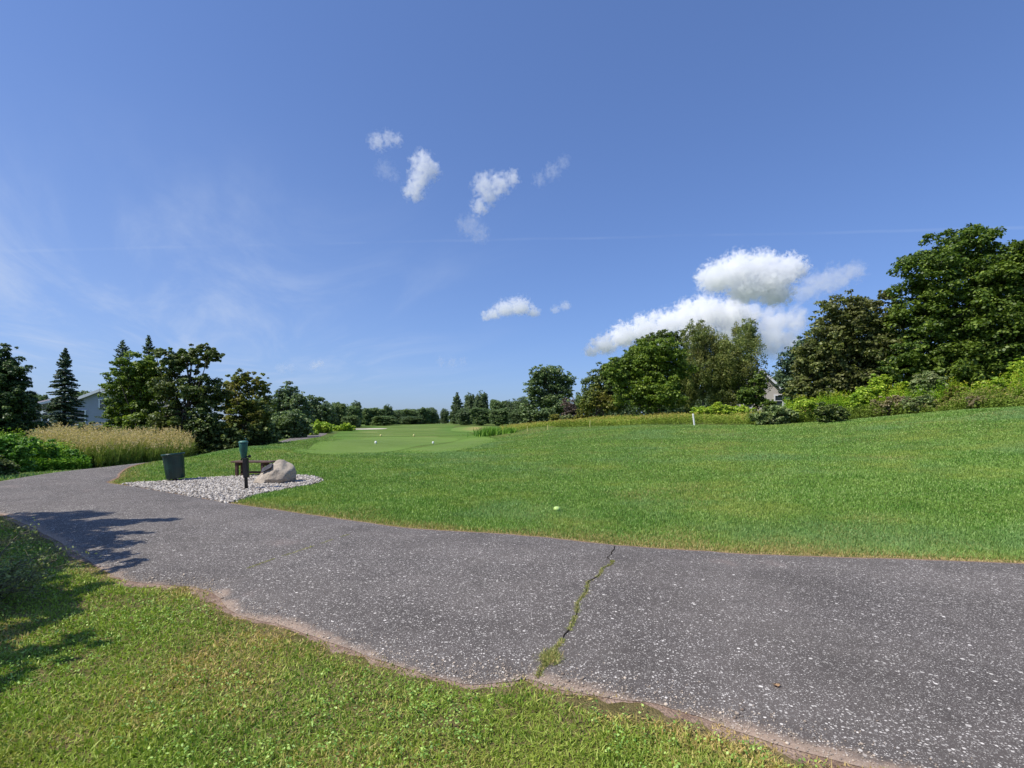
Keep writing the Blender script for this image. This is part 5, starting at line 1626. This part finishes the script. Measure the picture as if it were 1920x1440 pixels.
cloud('very faint wisp below the small ragged one', CD, [(722, 318, 20), (738, 330, 14)], .004, .6, 1.4, 1.0, 11)
cloud('thin slanting wisp at the right of the cloud group', CD, [(1012, 336, 15), (1035, 322, 18), (1056, 304, 14)], .006, .6, 1.4, 1.0, 12)
cloud('tiny bright cloudlet low over the left tree line', CD * 1.2, [(590, 685, 10), (600, 681, 9)], .012, .5, 1.3, .8, 13)
cloud('tiny pale cloudlet left of the bright cloudlet', CD * 1.2, [(528, 691, 13), (545, 690, 11)], .006, .6, 1.3, .8, 14)
cloud('faint flat wisp above the far trees in the middle', CD * 1.2, [(828, 678, 12), (848, 679, 13), (868, 677, 11)], .005, .6, 1.3, .8, 15)

# ------------------------------------------------------------------ SKY, SUN
world = bpy.data.worlds.new('World'); scene.world = world
world.use_nodes = True
nt = world.node_tree; nt.nodes.clear()
b = NB(nt)
out = nt.nodes.new('ShaderNodeOutputWorld')
sky = b.n('ShaderNodeTexSky', sky_type='NISHITA', sun_disc=False)
sky.sun_elevation = SUN_EL
sky.sun_rotation = PI / 2 - SUN_AZ
sky.altitude = 100; sky.air_density = 1.0; sky.dust_density = .8; sky.ozone_density = 2.5
d = b.n('ShaderNodeTexCoord').outputs['Generated']
dn = b.n('ShaderNodeVectorMath', operation='NORMALIZE', i_0=d).outputs[0]
sep = b.n('ShaderNodeSeparateXYZ', i_0=dn)
# thin high cirrus: direction projected on a high flat layer
zc = b.math('MAXIMUM', sep.outputs[2], .05)
u = b.math('DIVIDE', sep.outputs[0], zc); v = b.math('DIVIDE', sep.outputs[1], zc)
cv = b.n('ShaderNodeCombineXYZ', i_0=b.math('ADD', b.math('MULTIPLY', u, .9), b.math('MULTIPLY', v, .5)), i_1=b.math('SUBTRACT', b.math('MULTIPLY', v, .22), b.math('MULTIPLY', u, .12)), i_2=0.0).outputs[0]
ci = b.noise(cv, .9, 8, .62, .8)
left = b.ramp(b.math('DIVIDE', sep.outputs[0], b.math('MAXIMUM', sep.outputs[1], .1)), .15, -.75)
low = b.math('MULTIPLY', b.ramp(sep.outputs[2], .48, .22), b.ramp(sep.outputs[2], .02, .12))
cir = b.math('MULTIPLY', b.math('MULTIPLY', b.ramp(ci, .40, .78), .68), b.math('MULTIPLY', left, low))
veil = b.math('MULTIPLY', b.math('MULTIPLY', left, b.ramp(sep.outputs[2], .60, .05)), .13)
# contrail
pa = Vector((-1, 1, .333)).normalized(); pb = Vector((.77, 1, .372)).normalized()
nc = pa.cross(pb).normalized()
dt = b.math('ABSOLUTE', b.math('ADD', b.n('ShaderNodeVectorMath', operation='DOT_PRODUCT', i_0=dn, i_1=tuple(nc)).outputs['Value'], b.math('MULTIPLY', b.math('SUBTRACT', b.noise(dn, 6, 3), .5), .006)))
ct = b.math('MULTIPLY', b.ramp(dt, .0032, .0006), b.math('MULTIPLY', b.ramp(b.noise(dn, 5, 4, .6), .30, .75), .11))
ct = b.math('MULTIPLY', ct, b.ramp(sep.outputs[1], .3, .5))
tint = b.mix(1.0, b.n('ShaderNodeGamma', i_0=sky.outputs[0], i_1=.72).outputs[0], (.92, 1.20, 1.86, 1), 'MULTIPLY')
amt = b.math('ADD', b.math('ADD', cir, ct), veil, True)
c = b.mix(amt, tint, (4.4, 5.2, 6.8, 1))
bg = b.n('ShaderNodeBackground', i_Color=c, i_Strength=.10)
nt.links.new(bg.outputs[0], out.inputs[0])

sd = bpy.data.lights.new('sun', 'SUN'); sd.energy = 4.2; sd.angle = R(.53); sd.color = (1, .955, .88)
so = bpy.data.objects.new('sun', sd); COL.objects.link(so)
dv = Vector((math.cos(SUN_AZ) * math.cos(SUN_EL), math.sin(SUN_AZ) * math.cos(SUN_EL), math.sin(SUN_EL)))
so.rotation_euler = dv.to_track_quat('Z', 'Y').to_euler()

# ------------------------------------------------------------------ CAMERA
cd = bpy.data.cameras.new('camera'); co = bpy.data.objects.new('camera', cd); COL.objects.link(co)
co.location = (0, 0, CAM_H)
co.rotation_euler = (R(90), 0, 0)
cd.sensor_width = 36; cd.lens = 18.0
cd.shift_y = (HZ - 720) / 1920
cd.clip_start = .05; cd.clip_end = 20000
scene.camera = co

scene.view_settings.view_transform = 'Standard'
scene.view_settings.look = 'None'
scene.view_settings.exposure = .36
scene.view_settings.gamma = 1
scene.render.engine = 'CYCLES'
cy = scene.cycles
cy.max_bounces = 14; cy.diffuse_bounces = 3; cy.glossy_bounces = 2; cy.transmission_bounces = 4; cy.volume_bounces = 12; cy.transparent_max_bounces = 8
cy.use_denoising = True
cy.use_adaptive_sampling = True
cy.adaptive_threshold = .01
